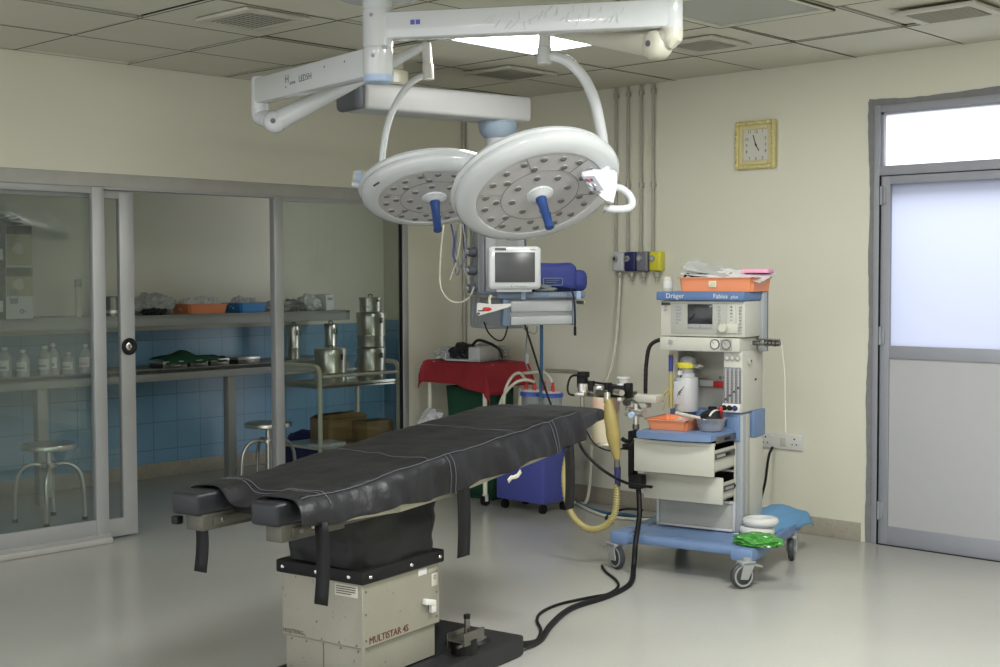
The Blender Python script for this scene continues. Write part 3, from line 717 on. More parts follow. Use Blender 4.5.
cd = thing('coiled_lead', 'grey coiled lead lying in front of the blue padded bag', 'cable', cq, az)
b = MB().m('cuffgrey')
for k in range(4): b.torus((.02*math.sin(k*2), .006*k, .008+.008*k), (0.05*k, .03, 1), .055-.004*k, .007, 28, 6)
spart(b, 'coil', cd)
b = MB().m('black').tube([(.06, -.02, .02), (.10, -.075, .02), (.118, -.12, -.0), (.128, -.13, -.1), (.13, -.13, -.22)], .0055); b.cyl((.13, -.13, -.20), (.13, -.13, -.25), .008); spart(b, 'lead', cd)
# white printed packet hung on the rail
wq = D(495, 309, 7.38)
pk = thing('sealed_packet', 'white packet with red print hung at the left end of the pendant shelf', 'packet', wq, YAW)
b = MB().m('white').prism([(-.105, 0, -.025), (-.10, 0, .035), (-.02, 0, .026), (.09, 0, .03), (.09, 0, .012), (.0, 0, -.012), (-.06, 0, -.028), (-.095, 0, -.042)], (0, .03, 0)); bmesh.ops.bevel(b.bm, geom=b.bm.edges[:], offset=.004, segments=1, affect='EDGES'); spart(b, 'packet', pk)
b = MB().m('red').blob((-.045, -.002, .0), (.05, .006, .022), 3, .3, flat=False); b.m('ink').box((-.095, -.003, -.012), (-.06, 0, -.007)); b.box((-.1, -.003, -.03), (-.085, 0, -.02)); spart(b, 'print', pk)
b = MB().m('creamtube').tube([(-.03, .03, .02), (-.03, .035, .06), (-.02, .04, .075)], .008); spart(b, 'hook', pk)
# cables under and beside the pendant
def cable(name, label, cat, pts, r, m_, parent=None, seg=8, group=None):
    o = MB().m(m_).tube(pts, r, seg).build(name, parent, parent is not None); return tag(o, label, cat, group) if parent is None else o
dc = 7.55
cable('hanging_cable', 'black cable drooping in a loop under the left of the pendant shelf', 'cable', [D(x, y, dc) for x, y in ((484, 322), (488, 332), (495, 339), (501, 340.5), (505, 336), (508, 325))], .0045, 'black')
cable('hanging_cable', 'straight black cable slanting down from the pendant to the table head', 'cable', [D(525, 325, dc), D(533, 350, 7.5), D(543, 382, 7.3), D(551, 405, 7.1)], .006, 'black')
cable('hanging_cable', 'short grey loop of cable under the middle of the pendant shelf', 'cable', [D(x, y, dc) for x, y in ((521, 325), (527, 331), (534, 333.5), (537, 331), (537, 326))], .004, 'cuffgrey')
cable('suction_hose', 'teal blue hose dropping straight from the pendant to the suction jars', 'hose', [D(541.5, 324, 7.7), D(541.5, 360, 7.8), D(541, 385, 7.9), D(541, 398, 7.93)], .010, 'hoseblue', seg=12)
t = thing('drip_line', 'thin grey line with a chamber hanging under the pendant by the red cloth', 'tube', D(527, 350, 7.9))
MB().m('cuffgrey').tube([D(528, 326, 7.9), D(526, 345, 7.9), D(525.5, 360, 7.9), D(528, 369, 7.9), D(531, 370, 7.9)], .004).build('line', t, True)
b = MB().m('ringgrey').lathe([(0, 0), (.012, .004), (.014, .03), (.012, .055), (.004, .065), (0, .066)], D(527, 364, 7.9)-V((0, 0, 0)), (0, 0, 1), 14); b.build('drip_chamber', t, True)
cable('hose', 'long white hose looped on the wall side of the pendant', 'hose', [D(x, y, d) for x, y, d in ((444, 224, 7.9), (441, 250, 7.9), (440, 280, 7.88), (444, 294, 7.85), (452, 301.5, 7.82), (462, 302, 7.8), (470, 296, 7.78), (474, 287, 7.78))], .0055, 'hosewhite')
HB = [('boxgrey', (456, 231), (454, 260), (457, 275), (461, 266), (464, 262), (466, 240)), ('cuffblue', (451, 224), (454, 240), (453, 255), (456, 262)), ('offwhite', (461, 224), (460, 243), (456, 262), (450, 280)), ('ringgrey', (463, 224), (465, 245), (463, 262), (468, 280)), ('cuffgrey', (458, 224), (456, 248), (459, 268)), ('navy', (464.5, 224), (464, 245), (466, 258))]
for (m_, *pts), l in zip(HB, ('grey lead hanging in a pointed loop beside the pendant column', 'blue lead hanging leftmost in the bunch beside the pendant column', 'off-white lead crossing behind the bunch beside the pendant column', 'pale grey lead against the pendant column, reaching the outlets', 'dark grey lead in the middle of the bunch by the pendant column', 'navy lead hanging straight nearest the pendant column')):
    cable('hanging_lead', l, 'lead', [D(x, y, 7.92-.02*i_) for i_, (x, y) in enumerate(pts)], .0048, m_, group='leads beside the pendant')

# ================================================================== OPERATING TABLE  (own frame: x across, y towards the head)
BZ = math.radians(9.2)
bc = V((3.274, -3.807, 0))
ot = thing('operating_table', 'black-covered operating table on a dull metal pedestal with a black floor base', 'operating table', bc, BZ)
def lerp(tab, y):
    if y <= tab[0][0]: return tab[0][1]
    for (a, za), (b_, zb) in zip(tab, tab[1:]):
        if y <= b_:
            t = (y-a)/(b_-a); return za+(zb-za)*t
    return tab[-1][1]
TOP = [(-.46, .784), (-.1, .792), (.2, .822), (.45, .843), (.8, .868), (1.2, .903), (1.36, .914), (1.6, .918)]
HEM = [(-.42, .712), (-.29, .706), (.37, .706), (.6, .728), (.84, .755), (1.28, .795), (1.36, .80)]
# pedestal
b = MB().m('pedestalmetal')
b.box((-.38, 0.004, .212), (0, .445, .442), .003, seg=1); b.box((-.368, .012, .09), (-.012, .43, .212), .002, seg=1)
b.box((-.006, -.002, .09), (.003, .012, .44), .001, seg=1)
spart(b, 'pedestal', ot)
b = MB().m('darksteel')
for x in (-.34, -.27, -.19, -.11, -.03):
    for z in (.20, .222): b.lathe([(0, .003), (.0035, .002), (.0045, 0)], (x, .012 if z < .212 else .004, z), (0, -1, 0), 8)
for y in (.02, .425):
    for z in (.24, .33, .41): b.lathe([(0, .003), (.0035, .002), (.0045, 0)], (.0, y, z), (1, 0, 0), 8)
b.box((-.19, .0105, .09), (-.187, .013, .212)); spart(b, 'rivets', ot)
b = MB().m('rubber'); b.box((-.394, -.012, .438), (.014, .46, .486), .008); spart(b, 'rubber_collar', ot)
b = MB().m('chrome')
for y in (.03, .26, .43): b.lathe([(0, .004), (.006, .003), (.008, 0)], (.014, y, .462), (1, 0, 0), 10)
for x in (-.36, -.2, -.05): b.lathe([(0, .004), (.006, .003), (.008, 0)], (x, -.012, .462), (0, -1, 0), 10)
spart(b, 'collar_studs', ot)
# bellows under the top
def bel(u, v):
    a = 2*PI*u; z = .478+(.715-.478)*v
    hx, hy = .178+.006*math.sin(v*5), .208+.085*max(0, v-.35)/.65
    cy = .222+.03*max(0, v-.5)
    sx = math.copysign(abs(math.cos(a))**.2, math.cos(a)); sy = math.copysign(abs(math.sin(a))**.2, math.sin(a))
    p = V((-.188+hx*sx, cy+hy*sy, z)); d = V((sx, sy, 0)).normalized()
    return p+d*(quilt((p.x, p.y, p.z*.8), 3, .030, 8)+.5*quilt((p.x, p.y, p.z), 9, .03, 17))
b = MB().m('bellows').grid(bel, 90, 22); spart(b, 'bellows', ot)
# floor base
b = MB().m('castbase'); b.box((-.42, -.10, .004), (.105, .86, .085), .01); b.prism([(-.36, .44, .085), (.0, .44, .085), (.0, .52, .17), (-.36, .52, .17)], (0, 0, 0.001))
b.prism([(-.37, .43, .085), (-.37, .62, .085), (-.37, .43, .155)], (.30, 0, 0)); spart(b, 'floor_base', ot)
b = MB().m('black'); b.cyl((-.02, .68, .08), (-.02, .68, .10), .075, .066, seg=28, bev=.006); b.box((-.30, .62, .08), (-.14, .84, .095), .006); spart(b, 'base_cover', ot)
b = MB().m('darksteel'); b.box((.012, .47, .135), (.095, .60, .142), .003); b.box((.012, .47, .105), (.018, .60, .165), .002); b.box((.088, .47, .125), (.095, .60, .175), .002); b.cyl((.06, .535, .14), (.06, .535, .225), .011, seg=14); b.cyl((.085, .44, .13), (.085, .62, .13), .006); b.m('black').cyl((.06, .535, .215), (.06, .535, .23), .013, seg=14); b.cyl((.05, .53, .08), (.05, .53, .14), .05, seg=20); spart(b, 'floor_lock', ot)
# writing, labels and hook on the pedestal
b = MB().m('inkred'); b.text('MULTISTAR 4S', (.0012, .035, .224), (0, 1, 0), (0, 0, 1), .0345, .001); b.m('darkred'); spart(b, 'lettering', ot)
b = MB().m('inkbrown'); b.text('HOSTENG', (-.375, .003, .222), (1, 0, 0), (0, 0, 1), .0215, .001); tag(spart(b, 'lettering', ot), 'small lettering on the end face')
b = MB().m('offwhite').box((-.125, .001, .388), (-.02, .005, .43), .001); b.m('ink')
for z in (.421, .413, .405, .397): b.box((-.118, .0, z), (-.05 if z == .397 else -.03, .002, z+.003))
spart(b, 'rating_label', ot)
b = MB().m('white').box((-.002, .315, .408), (.002, .365, .432), .001); b.m('offwhite').box((-.002, .395, .355), (.002, .43, .402), .001); b.m('railmetal').box((-.002, .375, .408), (.002, .43, .425), .001); b.m('ink').lathe([(.008, .001), (.006, .001)], (.0022, .412, .388), (1, 0, 0), 14); spart(b, 'sticker', ot)
b = MB().m('white').box((0, .335, .293), (.02, .40, .315), .004, rot=Matrix.Rotation(-.25, 3, 'X')); b.box((0, .375, .262), (.018, .403, .30), .004); spart(b, 'hook', ot)
# steel side rails and leg-plate frames
ys = [-.30, -.1, .15, .45, .78, 1.2]; zb = [.690, .688, .676, .690, .722, .764]
for (ya, za), (yb, zb_) in zip(zip(ys, zb), list(zip(ys, zb))[1:]): pass
for xr in (.045, -.425):
    b = MB().m('railmetal')
    for (ya, za), (yb, zb_) in zip(zip(ys, zb), list(zip(ys, zb))[1:]): b.obox((xr, ya, za+.012), (xr, yb, zb_+.012), .012, .03, .003)
    spart(b, 'side_rail', ot)
b = MB().m('castbase')
for (ya, za), (yb, zb_) in zip([(-.28, .715), (.12, .725), (.5, .755), (.85, .785), (1.34, .835)], [(.12, .725), (.5, .755), (.85, .785), (1.34, .835)]): b.obox((-.185, ya, za), (-.185, yb, zb_), .40, .028, .004)
spart(b, 'table_plate', ot)
for x0, pw in ((-.084, .117), (-.447, .128)):
    b = MB().m('framemetal'); b.box((x0+.045, -.425, .658), (x0+pw-.004, -.12, .714), .004); b.box((x0+pw-.006, -.38, .672), (x0+pw+.003, .10, .700), .002)
    b.m('darksteel').lathe([(0, .003), (.008, .002), (.009, 0)], (x0+pw+.003, -.34, .686), (1, 0, 0), 12)
    if x0 < -.3: b.m('black').box((x0-.012, -.44, .672), (x0+.018, -.41, .70), .005)
    spart(b, 'leg_plate_frame', ot)
    b = MB().m('softblack'); b.box((x0, -.45, .710), (x0+pw, .08, .786), .014, seg=4); spart(b, 'leg_pad', ot)
b = MB().m('softblack')
b.box((-.40, .06, .735), (.035, .5, .80), .03, seg=3, rot=Matrix.Rotation(.055, 3, 'X'))
spart(b, 'mattress', ot)
def padfn(u, v):                                                     # tapered head pad
    y = 1.28+.36*v; zt = lerp(TOP, y)-.002; zb_ = .800+.055*v
    w = .222-.05*v**3; a = 2*PI*u; e = .3
    sx = math.copysign(abs(math.cos(a))**e, math.cos(a)); sz = math.copysign(abs(math.sin(a))**e, math.sin(a))
    k = 1 if v < .86 else (1-((v-.86)/.14)**2*.5)
    return V((-.168+w*sx*(1 if v < .9 else k+.25), y, (zt+zb_)/2+(zt-zb_)/2*sz*k))
b = MB().m('softblack').grid(padfn, 48, 14); spart(b, 'head_pad', ot)
# the draped cover
XS = [(-.470, 'h', 1.), (-.468, 'h', .6), (-.462, 'h', .25), (-.445, 't', -.006), (-.42, 't', 0), (-.38, 't', .002)]
XS += [(-.38+.03*i, 't', .003) for i in range(1, 14)] + [(.03, 't', .003), (.05, 't', .001), (.064, 't', -.004), (.074, 'h', .12), (.082, 'h', .28), (.089, 'h', .46), (.094, 'h', .64), (.098, 'h', .82), (.101, 'h', 1.)]
def cover(u, v):
    i = min(int(round(u*(len(XS)-1))), len(XS)-1); x, kd, k = XS[i]
    y0 = -.355-.040*min(1, max(0, (x+.30)/.2))-.015*min(1, max(0, x/.08))+.008*math.sin(x*30); y = y0+(1.345+.02*math.sin(x*16)-y0)*v
    zt, zh = lerp(TOP, y)+.006, lerp(HEM, y)
    if kd == 't': z = zt+k
    else: z = zt-.004+(zh-zt+.004)*k
    n = quilt((x*1.2, y, z*.5), 1, .010, 5)+quilt((x*2, y*2.2, z), 8, .006, 8)
    if kd == 'h': x += (n*1.5+.010*math.sin(y*7+2)*k+.010*math.sin(y*31+z*20)*k*noise.noise(V((y*3, 2, 5))))*(1 if x > 0 else -1); z += .012*k*noise.noise(V((y*6, 7, 1)))
    else: z += n*.8
    gap = math.exp(-((x+.20)/.085)**4); f = math.exp(-((y+.38)/.16)**2)
    if kd == 't' : z -= .055*gap*f
    if y > .95 and kd == 't': z += .010*max(0, quilt((x*3, y*3, 0), 4, 1, 4))*min(1, (y-.95)/.2)
    return V((x, y, z))
b = MB().m('coverblack').grid(cover, len(XS)-1, 110)
cov = spart(b, 'cover', ot)
sm = cov.modifiers.new('s', 'SOLIDIFY'); sm.thickness = .004; sm.offset = 1
sm = cov.modifiers.new('d', 'SUBSURF'); sm.levels = 1; sm.render_levels = 1
def onc(i, v, o=.006):
    p = cover(i/(len(XS)-1), v); xx, kd, k = XS[i]
    return p+(V((o, 0, .002)) if (kd == 'h' and xx > 0) else V((0, 0, o)))
b = MB().m('thread'); L_ = len(XS)-1; it = len(XS)-7
b.tube([onc(it, v/60) for v in range(1, 60)], .0016, 5, 0)
def vy(y): return (y+.335)/1.70
for y in (.43, .455, 1.12, 1.145): b.tube([onc(i, vy(y)) for i in range(it, L_+1)], .0014, 5, 2)
for y in (-.22, -.20, .34, .88): b.tube([onc(i, vy(y)) for i in range(4, it+1)], .0014, 5, 2)
b.tube([onc(i, vy(-.20)) for i in range(it, L_-3)], .0014, 5, 2)
spart(b, 'stitching', cov)
# hanging straps
def strap(x, y, zt, zb_, w, tilt=0., lab=None):
    b = MB().m('black'); n = 8
    def f(u, v): return V((x+.006*math.sin(v*3)+tilt*v, y-w/2+w*u, zt+(zb_-zt)*v))
    b.grid(f, 2, n); o = spart(b, 'strap', ot); m_ = o.modifiers.new('s', 'SOLIDIFY'); m_.thickness = .004; m_.offset = 0
def strapx(x, y, zt, zb_, w):
    b = MB().m('black'); b.grid(lambda u, v: V((x-w/2+w*u+.004*math.sin(v*4), y+.006*math.sin(v*3), zt+(zb_-zt)*v)), 2, 8); o = spart(b, 'strap', ot); m_ = o.modifiers.new('s', 'SOLIDIFY'); m_.thickness = .004; m_.offset = 0
strap(.085, .478, .74, .462, .075); strap(.085, 1.235, .80, .525, .070)
strapx(.105, -.325, .72, .452, .055); strapx(-.362, -.40, .712, .515, .056)
b = MB().m('offwhite'); b.grid(lambda u, v: V((.108, .74+.09*u+.01*v, .716+.025*u-.016*v+.006*math.sin(u*7))), 4, 3); o = spart(b, 'torn_tape', ot); m_ = o.modifiers.new('s', 'SOLIDIFY'); m_.thickness = .002

# ================================================================== ANAESTHESIA MACHINE  (own frame: x = its width, y = towards the wall)
MZ = math.radians(10.5); MO = V((2.90, -1.455, 0))
am = thing('anaesthesia_machine', 'cream and blue anaesthesia machine on a wheeled trolley, two drawers pulled out', 'anaesthesia machine', MO, MZ)
RM = Matrix.Translation(MO) @ Matrix.Rotation(MZ, 4, 'Z')
def mw(a, b_, z): return RM @ V((a, b_, z))
def mi(p): return RM.inverted() @ V(p)
b = MB().m('machblue')
b.box((-.385, .035, .142), (.36, .14, .186), .012); b.box((-.33, .12, .146), (.28, .84, .184), .01); b.box((-.385, .03, .128), (-.28, .16, .196), .014); b.box((.285, -.005, .125), (.402, .17, .188), .014)
b.box((-.385, .10, .142), (-.30, .83, .190), .012); b.prism([(.25, .12, .142), (.398, .12, .142), (.335, .84, .142), (.22, .84, .142)], (0, 0, .044)); spart(b, 'trolley_base', am)
def caster(x, y, ang):
    R = .062; d = V((math.cos(ang), math.sin(ang), 0)); s_ = V((-d.y, d.x, 0)); c = V((x, y, R))+d*.028
    b = MB().m('machgrey'); b.cyl((x, y, .118), (x, y, .15), .026, seg=18)
    for k in (-1, 1):
        q = c+s_*.021*k
        b.prism([V((x, y, .125))+s_*.021*k-d*.03, V((x, y, .125))+s_*.021*k+d*.035, q+d*.024-V((0, 0, .012)), q-d*.016-V((0, 0, .016))], s_*.007*k)
    b.obox(V((x, y, .122))-d*.032, V((x, y, .122))+d*.045, .056, .020, .005); f = spart(b, 'caster', am)
    b = MB().m('wheel').lathe([(.0, -.014), (.042, -.014), (.045, -.012), (R-.006, -.014), (R, -.008), (R, .008), (R-.006, .014), (.045, .012), (.042, .014), (0, .014)], c, s_, 30); b.m('ringgrey')
    for k in (-1, 1): b.lathe([(.042, .0145), (.0425, .0165), (.051, .0165), (.0515, .0145)], c, s_*k, 30)
    b.m('machgrey').lathe([(0, .018), (.012, .018), (.014, .014)], c, s_, 14); b.lathe([(0, .018), (.012, .018), (.014, .014)], c, -s_, 14); b.build('wheel', f)
    b = MB().m('machgrey').obox(V((x, y, .112))-d*.03, V((x, y, .10))-d*.075, .04, .01, .004); b.build('brake_lever', f)
caster(.372, .01, -2.2); caster(-.375, .06, -.5); caster(.325, .74, -1.3); caster(-.30, .74, -1.6)
# drawer cabinet
x0, x1, y0, y1 = -.272, .165, .36, .70
b = MB().m('machcream')
b.box((x0, y0, .19), (x0+.012, y1, .70), .002); b.box((x1-.012, y0, .19), (x1, y1, .70), .002); b.box((x0, y1-.012, .19), (x1, y1, .70)); b.box((x0, y0, .19), (x1, y1, .202), .002)
b.box((x0, y0+.01, .335), (x1, y1, .345)); b.box((x0, y0+.01, .495), (x1, y1, .505)); spart(b, 'cabinet', am)
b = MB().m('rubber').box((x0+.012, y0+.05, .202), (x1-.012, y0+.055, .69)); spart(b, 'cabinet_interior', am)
b = MB().m('pendwhite')
for lo, hi in (((x0-.002, y0-.014, .19), (x0+.014, y0, .345)), ((x1-.014, y0-.014, .19), (x1+.002, y0, .345)), ((x0, y0-.014, .19), (x1, y0, .204)), ((x0, y0-.014, .333), (x1, y0, .347))): b.box(lo, hi, .003)
spart(b, 'drawer_frame', am)
def drawer(yf, zb, zt, label, lip):
    fc = MB().m('machcream'); fc.box((x0, yf, zb), (x1, yf+.018, zt), .006)
    if lip: fc.prism([(x0+(x1-x0)*k/12, yf-.020*(1-(2*k/12-1)**2), zt-.004) for k in range(13)]+[(x1, yf+.02, zt-.004), (x0, yf+.02, zt-.004)], (0, 0, .014))
    d = spart(fc, 'drawer', am)
    b = MB().m('machcream'); b.box((x0+.012, yf+.018, zb+.02), (x0+.020, y0+.06, zt-.03)); b.box((x1-.020, yf+.018, zb+.02), (x1-.012, y0+.06, zt-.03)); b.box((x0+.012, yf+.018, zb+.02), (x1-.012, y0+.06, zb+.028)); b.build('drawer_box', d)
    b = MB().m('darksteel'); b.box((x1-.012, yf+.02, zt-.075), (x1-.004, y0+.05, zt-.045), .002); b.m('black').box((x1-.010, yf+.16, zt-.068), (x1-.001, yf+.22, zt-.052), .002); b.m('steel').box((x1-.006, yf+.05, zt-.066), (x1-.002, yf+.15, zt-.054)); b.build('slide_rail', d)
drawer(.08, .505, .662, '', True); drawer(.19, .352, .488, '', False)
b = MB().m('machpanel').box((x0+.014, y0-.006, .204), (x1-.014, y0+.012, .333), .003); spart(b, 'drawer', am)
# pull-out blue work surface
b = MB().m('machblue')
pts = [(x0+.03+(x1-x0-.03)*k/16, .05-.030*(1-(2*k/16-1)**2), .682) for k in range(17)]
b.prism(pts+[(x1, .52, .682), (x0+.03, .52, .682)], (0, 0, .034)); bmesh.ops.bevel(b.bm, geom=[e for e in b.bm.edges if abs(e.verts[0].co.z-e.verts[1].co.z) < 1e-5], offset=.004, segments=2, affect='EDGES')
ws = spart(b, 'work_surface', am)
b = MB().m('darksteel').box((x1-.004, .11, .668), (x1+.006, .36, .70), .002); b.m('black').box((x1, .2, .675), (x1+.009, .27, .692), .002); b.build('slide_rail', ws)
# blue band, corner rail, back panel
b = MB().m('machblue'); b.box((.118, .345, .655), (.19, .50, .80), .008); b.box((.155, .50, .66), (.205, .66, .80), .006); b.box((x0+.0, .50, .70), (.155, .70, .79), .006); spart(b, 'blue_band', am)
b = MB().m('pendgrey'); b.box((x1, .355, .19), (x1+.038, .40, .79), .006); b.m('machpanel').box((x1+.004, .40, .19), (x1+.04, .45, .79), .006); b.m('machcream').box((x1+.0, .45, .19), (x1+.034, .64, .66), .004); spart(b, 'corner_rail', am)
b = MB().m('machcream'); b.box((-.255, .615, .78), (.19, .66, 1.38), .006); spart(b, 'back_panel', am)
# right tower with flow tubes
b = MB().m('machcream'); b.box((.097, .355, .80), (.20, .62, 1.112), .006); tw = spart(b, 'flow_tower', am)
b = MB().m('boxgrey').box((.104, .349, .845), (.194, .357, 1.03), .002); b.build('flow_panel', tw)
b = MB().m('machpanel')
for k in range(4):
    x = .113+k*.0225; b.cyl((x, .348, .85), (x, .348, 1.025), .0042, seg=8)
b.m('ink')
for k in range(4):
    for z in range(11): b.box((.119+k*.0225, .3475, .86+z*.0145), (.125+k*.0225, .349, .8625+z*.0145))
for k in range(4): b.m('ink').cyl((.113+k*.0225, .346, .862+.02*k), (.113+k*.0225, .35, .872+.02*k), .006, seg=8)
b.build('flow_tube', tw)
b = MB().m('white').prism([(.10, .352, .80), (.10, .318, .806), (.10, .338, .846), (.10, .352, .846)], (.096, 0, 0)); b.build('valve_ledge', tw)
for k, m_ in enumerate(('black', 'black', 'navy')):
    b = MB().m(m_).lathe([(0, .020), (.011, .019), (.0125, .015), (.013, 0)], (.117+k*.029, .328, .823), (0, -.9, .42), 16); b.build('flow_knob', tw)
for k in range(3):
    b = MB().m('ringgrey').lathe([(.014, 0), (.015, .006), (.012, .007), (0, .006)], (.118+k*.029, .355, 1.078), (0, -1, 0), 18); b.m('offwhite').lathe([(0, .0072), (.009, .0068)], (.118+k*.029, .355, 1.078), (0, -1, 0), 14); b.build('small_gauge', tw)
b = MB().m('machcream').lathe([(.02, 0), (.024, .01), (.018, .012), (0, .012)], (.20, .44, 1.06), (1, 0, 0), 18); b.m('ink').cyl((.2, .44, 1.06), (.214, .44, 1.06), .006, seg=8); b.box((.199, .52, .955), (.203, .54, .965)); b.build('side_port', tw)
# left post
b = MB().m('machcream'); b.box((-.255, .45, .90), (-.20, .66, 1.112), .005); spart(b, 'left_post', am)
# vaporiser on its rail
b = MB().m('machpanel').box((-.20, .60, .90), (.10, .62, .945), .004); b.m('darksteel')
for k in range(5): b.cyl((-.03+k*.022, .61, .945), (-.03+k*.022, .61, .962), .006, seg=8)
b.m('white').cyl((.02, .585, .89), (.02, .585, .855), .014, seg=14); b.cyl((.02, .60, .925), (.02, .58, .89), .016, seg=14)
b.m('white').box((-.14, .592, .908), (-.05, .60, .938)); b.m('red').box((-.06, .585, .902), (.02, .60, .936), .002); spart(b, 'vaporiser_rail', am)
vp = MB().m('pendwhite'); vp.lathe([(0, .785), (.058, .785), (.061, .80), (.061, .955), (.057, .963), (.046, .966), (.046, .985), (0, .985)], (-.15, .45, 0), seg=28); vp.box((-.198, .388, .82), (-.13, .42, .945), .008); v_ = spart(vp, 'vaporiser', am)
b = MB().m('yellow').lathe([(0, 1.012), (.052, 1.012), (.055, 1.018), (.055, 1.036), (.050, 1.042), (0, 1.042)], (-.15, .45, 0), seg=28); b.build('dial_ring', v_)
b = MB().m('machgrey').lathe([(.042, .975), (.042, 1.015)], (-.15, .45, 0), seg=24); b.lathe([(.046, 1.04), (.042, 1.062), (.028, 1.075), (0, 1.078)], (-.14, .45, 0), seg=24); b.m('ink').cyl((-.16, .40, .955), (-.16, .40, .985), .004); b.m('white').lathe([(0, 0.0), (.012, .0), (.014, .006)], (-.16, .395, .99), (0, -1, 0), 14); b.build('dome', v_)
b = MB().m('steel').cyl((-.098, .43, 1.026), (-.055, .41, 1.026), .014, seg=14); b.cyl((-.056, .41, 1.026), (-.035, .405, 1.026), .007, seg=12); b.build('filler_spout', v_)
b = MB().m('ink')
for k in range(5): b.tube([(-.172+k*.007, .387, .865+.01*k), (-.166+k*.006, .386, .89+.005*k), (-.158+k*.005, .387, .87+.012*k)], .0015, 5)
b.build('printed_marking', v_)
# bench with gauges
b = MB().m('machcream'); b.box((-.254, .338, 1.108), (.192, .62, 1.178), .008); b.m('machgrey').box((-.25, .335, 1.108), (.19, .34, 1.112)); bn = spart(b, 'gauge_bench', am)
for cx_, m_ in ((.058, 'machpanel'), (.12, 'machgrey')):
    b = MB().m('machgrey')
    if m_ == 'machgrey': b.box((.088, .3335, 1.117), (.15, .3385, 1.173), .002)
    b.m('ink').lathe([(.022, 0), (.0255, .0), (.0255, .006), (.022, .007)], (cx_, .338, 1.146), (0, -1, 0), 26); b.m('dial' if m_ == 'machpanel' else 'machpanel').lathe([(0, .0055), (.0225, .0045)], (cx_, .338, 1.146), (0, -1, 0), 26); b.m('ink').obox((cx_, .3322, 1.146), (cx_-.012, .3322, 1.156), .002, .0015); b.build('pressure_gauge', bn)
b = MB().m('ringgrey').lathe([(.011, 0), (.012, .004), (.009, .005), (0, .005)], (-.19, .338, 1.152), (0, -1, 0), 18); b.build('push_button', bn)
# monitor console
b = MB().m('machcream'); b.box((-.256, .355, 1.182), (.212, .62, 1.366), .006); cs = spart(b, 'monitor_console', am)
b = MB().m('machpanel'); b.box((-.195, .350, 1.195), (.13, .357, 1.352), .003); b.m('machcream').box((.118, .348, 1.215), (.165, .357, 1.35), .003); b.build('control_panel', cs)
b = MB().m('screen').box((-.099, .346, 1.247), (.038, .352, 1.349), .002); b.m('black').tube([(-.085, .3455, 1.275), (-.07, .3455, 1.283), (-.06, .3455, 1.30)], .003, 6); b.build('screen', cs)
b = MB().m('machgrey').box((-.099, .347, 1.222), (.038, .352, 1.247), .001); b.m('ringgrey')
for k in range(6): b.box((-.09+k*.021, .345, 1.228), (-.076+k*.021, .348, 1.240), .001)
b.build('soft_keys', cs)
b = MB().m('machcream').box((.078, .343, 1.203), (.178, .352, 1.25), .003); b.lathe([(0, .028), (.019, .027), (.022, .022), (.025, 0)], (.103, .345, 1.228), (0, -1, 0), 24); b.build('rotary_knob', cs)
b = MB().m('ringgrey'); rr_ = random.Random(2)
for cx_, n in ((-.225, 2), (-.16, 6), (-.143, 5), (.075, 6), (.142, 5), (.19, 9)):
    for k in range(n): z = 1.335-k*.0165; b.box((cx_-.007, .3475, z-.004), (cx_+.007, .351, z+.004), .001)
b.m('ink').box((-.248, .3475, 1.343), (-.2, .352, 1.356), .001)
for z in (1.335, 1.318, 1.302): b.box((.139, .346, z), (.146, .348, z+.004))
b.build('keypad', cs)
# blue top bar with lettering
b = MB().m('topblue'); b.box((-.268, .325, 1.368), (.218, .65, 1.412), .005); tb = spart(b, 'top_bar', am)
b = MB().m('white'); b.text('Dräger', (-.212, .3245, 1.380), (1, 0, 0), (0, 0, 1), .036, .001); b.text('Fabius', (.052, .3245, 1.380), (1, 0, 0), (0, 0, 1), .032, .001); b.text('plus', (.148, .3245, 1.380), (1, 0, 0), (0, 0, 1), .024, .001, shear=.2); b.build('lettering', tb)
b = MB().m('pendgrey'); b.box((.20, .56, 1.10), (.228, .62, 1.41), .004); b.m('enddark').box((.203, .62, 1.10), (.222, .65, 1.42), .004); spart(b, 'rear_rail', am)
b = MB().m('darksteel')
b.cyl((.21, .47, 1.150), (.25, .47, 1.150), .013, seg=12); b.box((.25, .45, 1.138), (.275, .50, 1.168), .003)
for k in range(4): b.cyl((.275+k*.02, .475, 1.152), (.29+k*.02, .475, 1.152), .018-.002*(k % 2), seg=12)
b.box((.24, .465, 1.166), (.35, .485, 1.174), .002); spart(b, 'side_ports', am)
# hoses of the machine itself
b = MB().m('black').tube([(-.255, .47, 1.15), (-.31, .46, 1.155), (-.36, .44, 1.12), (-.375, .43, 1.03), (-.375, .42, .93), (-.37, .41, .83)], .0135, 10, 8, rs=lambda t, i: .0105+.001*(i % 2)); spart(b, 'corrugated_hose', am)
b = MB().m('hoseyellow').tube([(-.215, .40, 1.09), (-.217, .40, 1.0), (-.217, .40, .80)], .012, 10); b.tube([(-.222, .39, .90), (-.26, .38, .87), (-.33, .36, .83)], .007); b.tube([(-.217, .39, .90), (-.235, .38, .84), (-.25, .37, .79)], .004); b.m('cuffblue').cyl((-.216, .395, 1.08), (-.216, .395, .995), .012, seg=12); spart(b, 'sample_line', am)
b = MB().m('hosewhite').tube([(.36, .475, 1.15), (.375, .48, 1.0), (.375, .49, .85), (.38, .49, .7)], .003, 6); spart(b, 'thin_tube', am)
